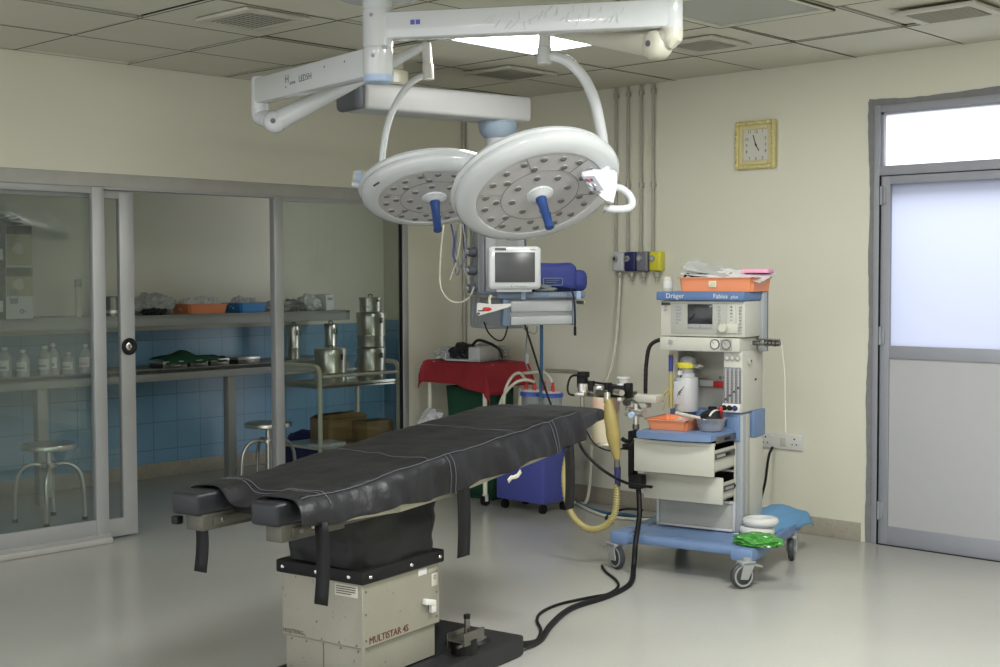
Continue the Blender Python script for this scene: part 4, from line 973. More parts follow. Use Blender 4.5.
# breathing system on a side arm
b = MB().m('machcream'); b.box((-.42, .26, .835), (-.235, .36, .875), .006); b.box((-.40, .27, .805), (-.30, .34, .84), .004); ab = spart(b, 'side_arm', am)
b = MB().m('darksteel'); cz = .90
b.box((-.66, .20, .858), (-.36, .30, .892), .008); b.m('black').box((-.475, .17, .865), (-.375, .25, .925), .008); b.box((-.385, .18, .862), (-.345, .22, .94), .006)
b.m('steel').cyl((-.64, .22, .88), (-.64, .22, .925), .032, seg=18); b.cyl((-.54, .22, .88), (-.54, .22, .918), .036, seg=20, bev=.006); b.m('darksteel').cyl((-.54, .19, .885), (-.46, .17, .885), .018, seg=14)
b.m('black').cyl((-.495, .22, .892), (-.495, .22, .935), .022, seg=16); b.cyl((-.60, .23, .893), (-.60, .23, .94), .02, seg=14)
b.m('steel').cyl((-.42, .16, .895), (-.36, .12, .895), .016, seg=14); b.box((-.40, .14, .845), (-.37, .18, .87), .003); b.m('steel').box((-.66, .15, .862), (-.60, .19, .885), .005)
spart(b, 'absorber_head', am)
b = MB().m('black'); b.box((-.69, .23, .90), (-.64, .27, .965), .005); b.box((-.685, .225, .955), (-.635, .28, .985), .004); b.box((-.675, .22, .86), (-.60, .24, .9), .004); b.cyl((-.64, .25, .935), (-.42, .25, .915), .006, seg=8); b.tube([(-.69, .25, .965), (-.735, .25, .955), (-.75, .24, .90), (-.735, .23, .865), (-.69, .22, .86)], .006); spart(b, 'valve_block', am)
b = MB().m('white').lathe([(.0, .90), (.030, .90), (.028, .915), (.032, .925), (.026, .935), (.030, .955), (.034, .958), (.034, .966), (0, .966)], (-.42, .25, 0), seg=24); spart(b, 'flow_sensor_cup', am)
b = MB().m('canister').lathe([(0, .86), (.071, .86), (.071, .61), (0, .61)], (-.515, .235, 0), seg=32); b.m('canisterpink').lathe([(.0715, .85), (.0722, .85), (.0722, .78), (.0715, .78)], (-.515, .235, 0), seg=32); b.m('railmetal').lathe([(.075, .622), (.078, .618), (.078, .606), (.072, .602), (0, .602)], (-.515, .235, 0), seg=32); b.m('ink').cyl((-.47, .17, .75), (-.465, .165, .75), .01, seg=10); spart(b, 'absorber_canister', am)
b = MB().m('steel'); b.cyl((-.30, .12, .80), (-.22, .10, .80), .02, seg=14); b.cyl((-.275, .11, .845), (-.275, .11, .74), .013, seg=12); b.lathe([(.0, 0), (.025, 0), (.025, .03), (0, .03)], (-.31, .13, .80), (-1, .2, 0), 18); b.m('darksteel').cyl((-.275, .11, .74), (-.275, .11, .715), .018, seg=12); b.m('lampblue').cyl((-.285, .09, .79), (-.285, .07, .79), .016, seg=12); b.m('darksteel').tube([(-.33, .12, .83), (-.31, .12, .86), (-.28, .12, .85), (-.25, .11, .82)], .006); b.cyl((-.35, .14, .845), (-.33, .13, .845), .018, seg=12); spart(b, 'pressure_valve', am)
b = MB().m('black').tube([(-.275, .11, .715), (-.29, .11, .665), (-.33, .12, .648), (-.36, .12, .66)], .011, 10); spart(b, 'valve_hose', am)
# breathing bag and its yellow tube
b = MB().m('rubberyellow'); p0, p1 = V((-.378, 0.0, .872)), V((-.325, 0.0, .56)); d = p1-p0
b.tube([p0+d*(k/14) for k in range(15)], .04, 20, 0, rs=lambda t, i: .010+.028*math.sin(PI*min(1, t*.93+.04))**.8)
for v in b.bm.verts: v.co.x += quilt(v.co, 2, .006, 18); v.co.y = v.co.y*.85
bagp = spart(b, 'breathing_bag', am)
b = MB().m('railmetal').cyl((-.392, .02, .90), (-.383, .0, .855), .017, seg=14); b.build('bag_mount', bagp); b = MB().m('darksteel').cyl(p1+V((0, 0, .012)), p1-V((0, 0, .03)), .015, seg=14); b.m('navy').cyl(p1-V((-.002, 0, .028)), p1-V((-.004, 0, .125)), .017, .015, seg=14); b.build('bag_coupling', bagp)
b = MB().m('hoseyellow').tube([(-.326, 0, .445), (-.328, .0, .36), (-.345, .0, .28), (-.41, .0, .215), (-.51, 0.01, .20), (-.61, .02, .28), (-.655, .04, .44), (-.635, .06, .60), (-.58, .08, .77)], .016, 12, 14, rs=lambda t, i: .0165+.0016*(1 if i % 2 else -1)); spart(b, 'breathing_tube', am)
# black power block at the left of the drawers
b = MB().m('black'); b.box((-.332, .13, .46), (-.302, .19, .70), .005); b.box((-.322, .11, .405), (-.248, .18, .48), .01); b.cyl((-.277, .14, .41), (-.272, .14, .375), .014, seg=12); b.box((-.37, .14, .60), (-.33, .17, .63), .003); spart(b, 'power_block', am)

# ================================================================== THINGS LYING ON THE MACHINE
def traymb(m_, w, d, h, wall=.006, flare=.012, rim=.008):
    b = MB().m(m_)
    def ring(k, z): return [(-w/2+k, -d/2+k, z), (w/2-k, -d/2+k, z), (w/2-k, d/2-k, z), (-w/2+k, d/2-k, z)]
    L_ = [ring(flare, 0), ring(0, h), ring(-rim, h), ring(-rim, h+.006), ring(wall*.6, h+.006), ring(flare+wall, wall)]
    vs = [[b.bm.verts.new(p) for p in r] for r in L_]
    for a, c in zip(vs, vs[1:]):
        for i in range(4): b._face([a[i], a[(i+1) % 4], c[(i+1) % 4], c[i]])
    b._face(vs[0], True); b._face(vs[-1])
    bmesh.ops.bevel(b.bm, geom=[e for e in b.bm.edges if abs(e.verts[0].co.x-e.verts[1].co.x) < .03 and abs(e.verts[0].co.y-e.verts[1].co.y) < .03 and abs(e.verts[0].co.z-e.verts[1].co.z) > .003], offset=.014, segments=3, affect='EDGES')
    return b
def sheet(w, d, seed, amp=.012, n=12, thick=.0015, m_='paper', freq=4):
    b = MB().m(m_)
    f = lambda u, v, o: V(((u-.5)*w, (v-.5)*d, o+abs(quilt((u*2, v*2, 0), seed, amp, freq))))
    b.grid(lambda u, v: f(u, v, 0), n, n); b.grid(lambda u, v: f(u, v, thick), n, n); return b
p = mw(.035, .515, 1.413)
tr = thing('orange_tray', 'orange plastic tray of papers on top of the anaesthesia machine', 'tray', p, MZ)
spart(traymb('trayorange', .41, .25, .068, flare=.006), 'tray_body', tr)
b = MB().m('paper').box((-.035, -.128, .022), (.005, -.12, .055), .001); b.m('goldpale').box((-.03, -.1295, .026), (.0, -.127, .05)); spart(b, 'faded_label', tr)
def laid(name, mb, label, cat, loc, rz=MZ, rx=0., ry=0., group=None):
    o = mb.build(name, recenter=False); o.location = loc; o.rotation_euler = (rx, ry, rz); return tag(o, label, cat, group)
laid('paper_stack', sheet(.44, .22, 3, .02), 'white sheets and plastic sleeves slanting across the top orange tray', 'papers', mw(.06, .50, 1.500), MZ, .22, .10)
laid('paper_sleeve', sheet(.30, .20, 6, .025, m_='plasticbag'), 'clear plastic sleeve sticking up at the left of the top orange tray', 'plastic sleeve', mw(-.03, .51, 1.52), MZ+.2, .2, .2)
laid('notepad', MB().m('pink').box((-.07, -.05, 0), (.07, .05, .02), .004), 'pink notepad lying on the papers in the top orange tray', 'notepad', mw(.20, .55, 1.508), MZ+.1)
t = thing('strapped_pouch', 'black strapped pouch at the left end of the top orange tray', 'pouch', mw(-.09, .46, 1.487), MZ)
b = MB().m('black').blob((.03, 0, -.03), (.13, .10, .06), 4, .25); b.tube([(-.02, -.02, .0), (-.045, -.04, .015), (-.06, -.05, -.005)], .006); spart(b, 'pouch', t)
b = MB().m('offwhite').lathe([(0, 0), (.024, 0), (.026, .004), (.025, .07), (.02, .078), (0, .078)], (0, 0, 0), seg=20); b.m('white').lathe([(.0265, .02), (.0265, .055)], seg=20); o = b.build('pill_bottle', recenter=False); o.location = mw(-.235, .40, 1.412); tag(o, 'small white cylindrical bottle on the top left of the machine', 'bottle')
p = mw(-.115, .25, .717)
tr = thing('orange_tray', 'orange plastic tray of small items on the blue pull-out surface', 'tray', p, MZ); spart(traymb('trayorange', .23, .24, .048), 'tray_body', tr)
b = MB().m('plasticbag').blob((0, 0, 0), (.11, .09, .05), 9, .5); laid('plastic_wrapper', b, 'crumpled clear wrapper in the lower orange tray', 'wrapper', mw(-.08, .24, .727), MZ)
b = MB().m('offwhite').cyl((-.11, .0, .012), (.09, .0, .012), .010, seg=12); b.m('white').cyl((.09, 0, .012), (.12, 0, .012), .006, seg=10); laid('syringe', b, 'beige syringe lying across the lower orange tray towards the bowl', 'syringe', mw(-.01, .22, .770), MZ-.25, 0, .10)
p = mw(.088, .22, .717)
b = MB().m('bowlplastic').lathe([(0, .003), (.048, .003), (.054, .006), (.072, .06), (.082, .068), (.084, .066), (.074, .056), (.058, .004), (.05, 0), (0, 0)], seg=40); laid('plastic_bowl', b, 'frosted clear plastic bowl on the blue pull-out surface', 'bowl', p, MZ)
t = thing('face_mask', 'black rubber face mask with a white stripe lying in the clear bowl', 'mask', p+V((0, 0, .035)), MZ)
b = MB().m('black').blob((.0, .0, 0), (.105, .10, .085), 5, .18, 1.6); b.lathe([(.022, .06), (.022, .085), (.018, .085), (.018, .06)], (.0, .02, 0), seg=16); spart(b, 'mask_body', t)
b = MB().m('white').tube([(.015, -.05, .045), (.022, -.035, .062), (.028, -.01, .07), (.03, .02, .066)], .005); spart(b, 'stripe', t)
b = MB().m('darkred').cyl((0, 0, 0), (.0, .0, .05), .014, seg=14, bev=.003); b.m('red').cyl((0, 0, .05), (0, 0, .072), .011, seg=14, bev=.003); laid('red_vial', b, 'red capped vial standing behind the black mask in the bowl', 'vial', mw(.125, .255, .765), MZ)
b = MB().m('cuffblue').cyl((0, 0, 0), (0, 0, .052), .012, seg=14, bev=.003); b.m('cuffgrey').cyl((0, 0, .05), (0, 0, .068), .008, seg=12, bev=.002); laid('blue_vial', b, 'dark blue capped vial left of the red one in the bowl', 'vial', mw(.065, .27, .765), MZ)
# on the trolley base
laid('tape_ring', MB().m('white').torus((0, 0, .022), (.02, .03, 1), .068, .022, 36, 12), 'white padded ring, lower one of two on the trolley base', 'ring', mw(.280, .36, .190), MZ, group='padded rings on the trolley')
laid('tape_ring', MB().m('white').torus((0, 0, .022), (-.03, .02, 1), .070, .022, 36, 12), 'white padded ring, upper one of two on the trolley base', 'ring', mw(.295, .365, .236), MZ, group='padded rings on the trolley')
b = MB().m('brightgreen').blob((0, 0, 0), (.24, .14, .072), 12, .3, 2.6, rot=.1); laid('green_packet', b, 'bright green crumpled packet on the front corner of the trolley base', 'packet', mw(.385, .105, .188), MZ)
b = MB().m('white').prism([(-.05, -.0, 0), (-.02, .01, .0), (-.03, .03, 0)], (0, 0, .002)); laid('torn_label', b, 'small white torn label on the left end of the green packet', 'label', mw(.305, .10, .235), MZ)
def bluecloth(u, v):
    a = .10+.25*u; y = .40+.58*v; z = .196+.012*math.sin(u*6)*v
    if u > .80: t = (u-.80)/.20; a = .10+.25*.80+.03*t; z -= .075*t*(.5+.5*min(1, v*1.6))
    if v > .93: z -= .02*(v-.93)/.07
    z += quilt((a*2, y*2, 0), 7, .006, 6)
    if v < .2: z += .01*(1-v/.2)*math.sin(u*9)
    return V((a+.03*v, y, z+.045*min(1, v*4)))
b = MB().m('clothblue').grid(bluecloth, 24, 30); o = laid('blue_drape', b, 'light blue cloth spread over the rear right corner of the trolley base', 'cloth', MO, MZ); m_ = o.modifiers.new('s', 'SOLIDIFY'); m_.thickness = .004

# ================================================================== SUCTION UNIT, RED-COVERED TABLE
su = thing('suction_unit', 'royal blue suction unit on casters with two jars, behind the operating table head', 'suction unit', (1.09, -.455, 0))
b = MB().m('suctionblue'); b.box((-.225, -.135, .065), (.185, .135, .44), .008); b.box((-.17, -.12, .44), (.17, .12, .50), .02); spart(b, 'body', su)
for x in (-.18, .145):
    for y in (-.10, .10):
        b = MB().m('rubber').cyl((x-.012, y, .028), (x+.012, y, .028), .028, seg=18); b.cyl((x, y, .05), (x, y, .07), .012, seg=10); spart(b, 'caster', su)
for x in (-.03, .125):
    b = MB().m('jarglass').lathe([(0, .5), (.066, .50), (.07, .52), (.072, .735)], (x, 0, 0), seg=28); j = spart(b, 'jar', su)
    b = MB().m('jarblue').lathe([(.072, .73), (.08, .73), (.08, .75), (.074, .756), (0, .756)], (x, 0, 0), seg=28); b.build('lid', j)
    b = MB().m('white').lathe([(.066, .756), (.05, .77), (0, .772)], (x, 0, 0), seg=28); b.build('lid_top', j)
    for dx in (-.035, .035):
        b = MB().m('red').cyl((x+dx, -.02, .765), (x+dx, -.02, .80), .015, .011, seg=12); b.cyl((x+dx, -.02, .80), (x+dx, -.02, .825), .008, seg=10); b.build('spout', j)
b = MB().m('railmetal').tube([(.385, 0, .46), (.385, 0, .80), (.38, 0, .85), (.36, 0, .885), (.32, 0, .898), (.2, 0, .897), (.09, 0, .895)], .014, 10); b.obox((.18, 0, .45), (.385, 0, .46), .03, .03); spart(b, 'handle', su)
for pts in ([(-.065, -.02, .82), (-.075, -.07, .875), (-.10, -.12, .85), (-.13, -.15, .76), (-.14, -.155, .6), (-.14, -.15, .45)], [(.005, -.02, .82), (-.03, -.08, .835), (-.08, -.13, .805), (-.15, -.16, .71), (-.18, -.165, .57), (-.18, -.155, .45)], [(.155, -.02, .82), (.13, -.02, .86), (.08, -.02, .885), (.0, -.02, .88), (-.09, -.02, .87)]):
    b = MB().m('hosewhite').tube(pts, .010, 10); spart(b, 'suction_tube', su)
# instrument table with its red cloth
TBR = math.radians(-7)
def tbw(x, y, z): return V((.50, -.40, 0))+Matrix.Rotation(TBR, 3, 'Z') @ V((x, y, z))
it_ = thing('instrument_table', 'cream tube-legged instrument table under the red cloth in the corner', 'table', (.50, -.40, 0), TBR)
for x in (-.315, .28):
    for y in (-.15, .15):
        b = MB().m('creamtube').cyl((x, y, .06), (x, y, .91), .015, seg=12); lg = spart(b, 'leg', it_)
        b = MB().m('rubber').cyl((x-.011, y, .034), (x+.011, y, .034), .034, seg=20); b.m('white').box((x-.016, y-.012, .03), (x-.012, y+.012, .075)); b.box((x+.012, y-.012, .03), (x+.016, y+.012, .075)); b.box((x-.016, y-.012, .068), (x+.016, y+.012, .076)); b.build('caster', lg)
b = MB().m('steel').box((-.33, -.165, .905), (.33, .165, .922), .004); spart(b, 'table_top', it_)
b = MB().m('creamtube').box((-.315, -.15, .40), (.315, .15, .415), .004); spart(b, 'lower_shelf', it_)
def redcloth(u, v):
    # square cloth laid over the top, hanging on every side
    hw_, hd = .338, .172; dr = .15
    x = (u-.5)*2*(hw_+dr); y = (v-.5)*2*(hd+dr); ox = max(0, abs(x)-hw_); oy = max(0, abs(y)-hd)
    drop = max(ox, oy)*1.0+min(ox, oy)*.35
    X = math.copysign(min(abs(x), hw_)+ox*.12, x); Y = math.copysign(min(abs(y), hd)+oy*.12, y)
    if ox > 0 and oy > 0: X += math.copysign(.035, x)*min(1, min(ox, oy)/.08); Y += math.copysign(.015, y)
    z = .928-drop*(1.0+(.35 if x > 0 and y < 0 else 0)*min(1, max(0, x/.4)))
    w_ = quilt((x, y, 0), 5, .018, 7)
    if drop > 0: X += w_*(1 if abs(x) > hw_ else .3); Y += w_
    z += .0 if drop > 0 else .004*math.sin(x*9)
    return tbw(X, Y, z)
b = MB().m('clothred').grid(redcloth, 48, 44); o = b.build('red_cloth'); tag(o, 'dark red cloth draped over the corner instrument table', 'tablecloth'); m_ = o.modifiers.new('s', 'SOLIDIFY'); m_.thickness = .003
# green bin below
b = MB().m('clothgreen')
def green(u, v):
    a = 2*PI*u; z = .03+.72*v; hx, hy = .19+.05*v, .09+.02*v; e = .35
    sx = math.copysign(abs(math.cos(a))**e, math.cos(a)); sy = math.copysign(abs(math.sin(a))**e, math.sin(a))
    n = quilt((sx, sy, z), 3, .012, 4)
    return V((.50+(hx+n)*sx, -.36+(hy+n)*sy, z))
b.grid(green, 64, 10); b.box((.33, -.43, .0), (.67, -.29, .05), .02); o = b.build('green_cloth'); tag(o, 'dark green cloth mass standing below the red-draped table', 'cloth'); m_ = o.modifiers.new('s', 'SOLIDIFY'); m_.thickness = .004
b = MB().m('patterned').blob((0, 0, 0), (.22, .16, .20), 21, .3, 2); laid('patterned_bag', b, 'small white patterned bag beside the corner table leg', 'bag', V((.19, -.50, .415)), 0)
# device in plastic film on the red cloth
dv = thing('boxed_device', 'grey open-fronted device wrapped in clear film on the red cloth', 'device', (.535, -.47, .934), math.radians(10))
b = MB().m('pendwhite')
b.box((-.14, -.12, 0), (.14, .12, .014), .003); b.box((.05, -.12, .0), (.14, .12, .095), .006); b.box((-.14, .10, 0), (.14, .12, .09), .003); b.box((-.14, -.12, .0), (-.13, .12, .05), .003); spart(b, 'casing', dv)
b = MB().m('softblack').blob((-.055, -.03, .014), (.19, .15, .12), 14, .35, 2.2); b.tube([(.0, -.02, .08), (.06, -.03, .135), (.13, -.02, .125), (.2, .02, .08), (.22, .03, .02)], .010); spart(b, 'contents', dv)
b = MB().m('plasticbag').blob((0, 0, 0), (.40, .12, .12), 31, .45, 2.8); laid('clear_wrapper', b, 'crumpled clear film lying at the back of the red cloth', 'plastic film', V((.50, -.29, .934)), -.1)
b = MB().m('plasticbag').blob((0, 0, 0), (.17, .15, .09), 32, .45, 2.8); laid('clear_wrapper', b, 'crumpled clear film at the left corner of the red cloth', 'plastic film', V((.285, -.45, .934)), .3)

# ================================================================== ALCOVE BEHIND THE PARTITION
SX = -1.40
up = thing('wall_shelf', 'long grey upper shelf along the blue tiled alcove wall', 'shelf', ((SX-1.893)/2, -3.9, 1.20))
b = MB().m('shelfgrey').box((-1.885, -7.9, 1.205), (SX, .112, 1.228), .002); b.box((SX-.02, -7.9, 1.150), (SX, .112, 1.228), .004); b.build('shelf_board', up, True)
b = MB().m('shelfgrey')
for y in (-2.4, -.9): b.box((-1.885, y-.02, 1.165), (SX-.02, y+.02, 1.205))
b.box((-1.885, .07, 1.15), (SX, .112, 1.228), .003); b.build('bracket', up, True)
lo_ = thing('work_counter', 'grey lower counter on square legs along the blue tiled alcove wall', 'counter', ((SX-1.893)/2, -3.9, 0))
b = MB().m('shelfgrey').box((-1.885, -7.9, .815), (SX, .10, .848), .002); b.box((SX-.02, -7.9, .765), (SX, .10, .848), .004); b.build('counter_top', lo_, True)
for y in (-6.0, -4.3, -2.505, -1.01):
    b = MB().m('shelfgrey').box((SX-.085, y-.035, 0), (SX-.02, y+.035, .815), .004); b.build('leg', lo_, True)
UZ, LZ_ = 1.2285, .8485
def carton(y, z, w, d, h, label, kind):
    t = thing('carton', label, 'box', (-1.52, y, z), 0)
    b = MB().m('cardboarddark').box((-d/2, -w/2, 0), (d/2, w/2, h), .003); spart(b, 'box_body', t)
    b = MB().m('cartonlight').box((d/2-.001, -w/2+.085, .002), (d/2+.002, w/2-.003, h-.002))
    b.m('cartonyellow').box((d/2, -w/2+.09, h*(.45 if kind else .05)), (d/2+.003, w/2-.006, h-.05)); b.m('cartongreen').box((d/2, -w/2+.087, h-.055), (d/2+.004, w/2-.003, h-.003))
    b.m('ventgrey').blob((d/2+.003, .035, h*(.68 if kind else .45)), (.006, .07, .07), 5, .3, flat=False)
    if kind:
        b.m('boxgrey').box((d/2, -.025, .10), (d/2+.004, .03, .19)); b.m('cartonlight').box((d/2, -.02, .135), (d/2+.005, .025, .15)); b.m('ink').torus((d/2+.003, .055, .05), (1, 0, 0), .012, .003, 14, 5); b.box((d/2, .06, .048), (d/2+.004, .085, .052))
    b.m('cartonlight').box((d/2, -w/2+.012, .05), (d/2+.003, -w/2+.065, .12)); spart(b, 'printed_panel', t)
carton(-2.715, UZ, .27, .28, .33, 'lower printed carton at the left end of the upper shelf', 1)
carton(-2.71, UZ+.331, .265, .27, .27, 'upper printed carton stacked at the left end of the upper shelf', 0)
b = MB().m('plasticbag').blob((0, 0, 0), (.22, .26, .09), 41, .4); laid('plastic_bag', b, 'clear plastic bag lying on top of the stacked cartons', 'plastic bag', V((-1.52, -2.72, UZ+.602)))
b = MB().m('offwhite').cyl((0, 0, 0), (0, 0, .25), .022, seg=16, bev=.004); b.m('shelfgrey').cyl((0, 0, .2), (0, 0, .255), .024, seg=16); laid('tall_tube', b, 'slim pale upright tube on the upper shelf behind the partition post', 'tube', V((-1.55, -2.165, UZ)))
b = MB().m('darksteel').lathe([(0, 0), (.055, 0), (.055, .13), (.05, .135), (0, .135)], seg=24); b.m('steel').lathe([(.056, .02), (.057, .03), (.056, .04)], seg=24); laid('steel_jar', b, 'dark steel jar on the upper shelf just left of the sliding door stile', 'jar', V((-1.50, -1.935, UZ)))
b = MB().m('plasticbag').blob((0, 0, 0), (.24, .34, .17), 42, .4, 2.6); laid('plastic_bag', b, 'clear plastic bag of dark items left of the orange tray on the shelf', 'plastic bag', V((-1.58, -1.58, UZ)))
b = MB().m('softblack').blob((0, 0, 0), (.12, .20, .06), 43, .4, 2.6); laid('dark_bundle', b, 'dark cloth bundle in front of the clear bag on the upper shelf', 'bundle', V((-1.46, -1.63, UZ)))
def shelf_tray(y, w, m_, label, seed):
    t = thing('shelf_tray', label, 'tray', (-1.54, y, UZ), 0, 'trays on the upper shelf'); spart(traymb(m_, .24, w, .066), 'tray_body', t); return t
shelf_tray(-1.205, .335, 'trayorange', 'orange plastic tray of packets on the alcove upper shelf', 1)
shelf_tray(-.805, .245, 'trayblue', 'blue plastic tray on the alcove upper shelf right of the orange tray', 2)
rp = random.Random(8)
def packets(y, w, n, z0, zone):
    for k in range(n):
        yy = y-w/2+w*(k+.5)/n; m_ = rp.choice(['plasticbag', 'paper', 'paper', 'patterned'])
        b = MB().m(m_).blob((0, 0, 0), (.17, w/n*1.3, .10+.03*rp.random()), 50+k+int(w*100), .4, 2.5)
        if k % 2 == 0: b.m('inkblue').box((.05, -.02, .055), (.075, .02, .062), rot=Matrix.Rotation(.5, 3, 'Y'))
        laid('sterile_packet', b, zone[k], 'packet', V((-1.54, yy, z0)), rp.uniform(-.3, .3), group='packets on the upper shelf')
packets(-1.205, .29, 3, UZ+.012, ['crumpled white packet at the left of the orange shelf tray', 'crumpled printed packet in the middle of the orange shelf tray', 'crumpled packet at the right of the orange shelf tray'])
packets(-.805, .19, 2, UZ+.012, ['crumpled packet at the left of the blue shelf tray', 'crumpled packet at the right of the blue shelf tray'])
for y, m_, s_, l in ((-.50, 'plasticbag', (.22, .19, .10), 'clear bag on the upper shelf just right of the grey mullion'), (-.36, 'cuffgrey', (.2, .16, .10), 'dark grey wrapped bundle in the middle of the shelf end'), (-.20, 'paper', (.2, .17, .14), 'large white folded packet near the right end of the shelf')):
    b = MB().m(m_).blob((0, 0, 0), s_, int(-y*100), .35, 2.4); laid('wrapped_bundle', b, l, 'bundle', V((-1.54, y, UZ)))
b = MB().m('paper').box((-.06, -.045, 0), (.06, .045, .125), .006, rot=Matrix.Rotation(.06, 3, 'X')); b.m('shelfgrey').box((.0605, -.03, .08), (.062, .03, .10)); laid('white_box', b, 'white upright packet box at the far right end of the upper shelf', 'box', V((-1.53, -.045, UZ)))
# bottles on the counter
BY = [(-2.705, .19, 'leftmost'), (-2.60, .17, 'second from left'), (-2.455, .19, 'third from left'), (-2.375, .20, 'fourth from left'), (-2.265, .14, 'fifth from left'), (-2.165, .19, 'sixth from left'), (-2.05, .18, 'rightmost')]
for y, h_, l in BY:
    t = thing('bottle', 'clear plastic bottle, %s of the row on the alcove counter' % l, 'bottle', (-1.50+.03*math.sin(y*40), y, LZ_), 0, 'bottles on the counter')
    r = .041
    b = MB().m('bottleplastic').lathe([(0, 0), (r, 0), (r, h_*.66), (r*.85, h_*.76), (.014, h_*.88), (.014, h_*.96), (0, h_*.96)], seg=20); spart(b, 'bottle_body', t)
    b = MB().m('white').lathe([(.017, h_*.92), (.017, h_*1.03), (0, h_*1.03)], seg=14); spart(b, 'cap', t)
    b = MB().m('paper').lathe([(r+.001, h_*.22), (r+.001, h_*.58)], seg=14, a0=-1.2, a1=.9, xdir=(.7, -.7, 0)); b.m('pink' if 'sixth' in l else 'ringgrey').lathe([(r+.0015, h_*.3), (r+.0015, h_*.38)], seg=10, a0=-1.1, a1=.5, xdir=(.7, -.7, 0)); spart(b, 'bottle_label', t)
# instrument trays and green cloth on the counter
for y, w, l in ((-1.50, .20, 'leftmost flat steel instrument case under the green cloth'), (-1.30, .15, 'middle flat steel instrument case under the green cloth'), (-1.12, .16, 'right flat steel instrument case under the green cloth'), (-.86, .20, 'flat steel instrument case on the counter, nearest the mullion')):
    t = thing('instrument_case', l, 'instrument case', (-1.50, y, LZ_), 0, 'instrument cases on the counter')
    b = MB().m('darksteel').box((-.09, -w/2, 0), (.09, w/2, .045), .005); spart(b, 'case_body', t)
    b = MB().m('steel').box((-.092, -w/2-.002, .03), (.092, w/2+.002, .05), .004); spart(b, 'case_lid', t)
    b = MB().m('steel').tube([(.09, -.03, .022), (.11, -.025, .020), (.11, .025, .020), (.09, .03, .022)], .004, 6); spart(b, 'case_handle', t)
def gcl(u, v):
    y = -1.58+.52*u; x = -1.62+.22*v; z = LZ_+.053+.05*math.exp(-((u-.35)/.25)**2)*math.sin(PI*v)+abs(quilt((x, y, 0), 5, .03, 9))
    if v > .85: z -= .03*(v-.85)/.15
    return V((x, y, z))
b = MB().m('clothgreen').grid(gcl, 26, 14); o = b.build('folded_green_cloth'); tag(o, 'rumpled dark green cloth lying on the steel cases on the counter', 'cloth'); m_ = o.modifiers.new('s', 'SOLIDIFY'); m_.thickness = .004
# stools
def stool(x, y, rz, label):
    t = thing('stool', label, 'stool', (x, y, 0), rz, 'steel stools in the alcove')
    b = MB().m('steel').lathe([(0, .445), (.155, .445), (.163, .450), (.165, .470), (.16, .478), (.14, .480), (0, .480)], seg=40); spart(b, 'seat', t)
    b = MB().m('steel').cyl((0, 0, .15), (0, 0, .445), .021, seg=18); b.lathe([(.021, .33), (.05, .335), (.05, .36), (.021, .365)], seg=20); spart(b, 'centre_screw', t)
    for k in range(4):
        a = PI/4+k*PI/2; d = V((math.cos(a), math.sin(a), 0))
        pts = [d*.03+V((0, 0, .345)), d*.09+V((0, 0, .355)), d*.145+V((0, 0, .335)), d*.182+V((0, 0, .285)), d*.197+V((0, 0, .21)), d*.203+V((0, 0, .1)), d*.205+V((0, 0, .008))]
        b = MB().m('steel').tube(pts, .0125, 10); lg = spart(b, 'leg', t)
        b = MB().m('rubber').cyl(d*.205, d*.205+V((0, 0, .02)), .016, seg=12); b.build('rubber_foot', lg)
stool(-.85, -2.77, .2, 'round steel stool behind the left glass panel')
stool(-.80, -1.15, .55, 'round steel stool in the open gap left of the mullion')
# drum trolley
tw_ = V((-.68, -.605, 0)); tl = thing('drum_trolley', 'cream tubular trolley of steel drums behind the right glass panel', 'trolley', tw_)
xa_, xb_, ya_, yb_ = -.23, .23, -.365, .365
for y in (ya_, yb_):
    b = MB().m('creamtube').tube([(xb_, y, .06), (xb_, y, .4), (xb_, y, .76), (xb_-.01, y, .848), (xb_-.06, y, .872), (0, y, .875), (xa_+.06, y, .872), (xa_+.01, y, .848), (xa_, y, .76), (xa_, y, .4), (xa_, y, .06)], .0165, 12, 6); spart(b, 'end_frame', tl)
b = MB().m('creamtube')
for x in (xa_, xb_): b.cyl((x, ya_, .80), (x, yb_, .80), .011, seg=10); b.cyl((x, ya_, .30), (x, yb_, .30), .010, seg=10)
for y in (ya_, yb_): b.cyl((xa_, y, .30), (xb_, y, .30), .010, seg=10)
spart(b, 'rail', tl)
b = MB().m('steel').box((xa_, ya_+.01, .725), (xb_, yb_-.01, .732)); b.box((xb_-.004, ya_+.01, .715), (xb_, yb_-.01, .75), .001); b.box((xa_, ya_+.01, .715), (xa_+.004, yb_-.01, .75), .001); b.box((xa_, ya_+.01, .715), (xb_, ya_+.014, .75), .001); spart(b, 'top_tray', tl)
b = MB().m('steel').box((xa_, ya_+.01, .300), (xb_, yb_-.01, .308)); spart(b, 'lower_tray', tl)
for x in (xa_, xb_):
    for y in (ya_, yb_): b = MB().m('rubber').cyl((x, y-.01, .032), (x, y+.01, .032), .032, seg=18); b.m('machgrey').cyl((x, y, .03), (x, y, .07), .012); spart(b, 'caster', tl)
def drum(x, y, z, r, h_, label):
    t = thing('steel_drum', label, 'steel drum', (x, y, z), 0, 'steel drums by the trolley')
    b = MB().m('steel').lathe([(0, 0), (r-.004, 0), (r, .004), (r, h_*.30), (r+.003, h_*.32), (r+.003, h_*.36), (r, h_*.38), (r, h_*.84), (0, h_*.84)], seg=36); spart(b, 'drum_body', t)
    b = MB().m('steel').lathe([(r+.004, h_*.80), (r+.005, h_*.97), (r, h_), (r*.5, h_*1.005), (0, h_*1.005)], seg=36); spart(b, 'drum_lid', t)
    b = MB().m('darksteel').box((r, -.012, h_*.70), (r+.012, .012, h_*.86), .002); b.tube([(-.02, 0, h_), (-.02, 0, h_+.018), (.02, 0, h_+.018), (.02, 0, h_)], .004, 6, 4); spart(b, 'clasp', t)
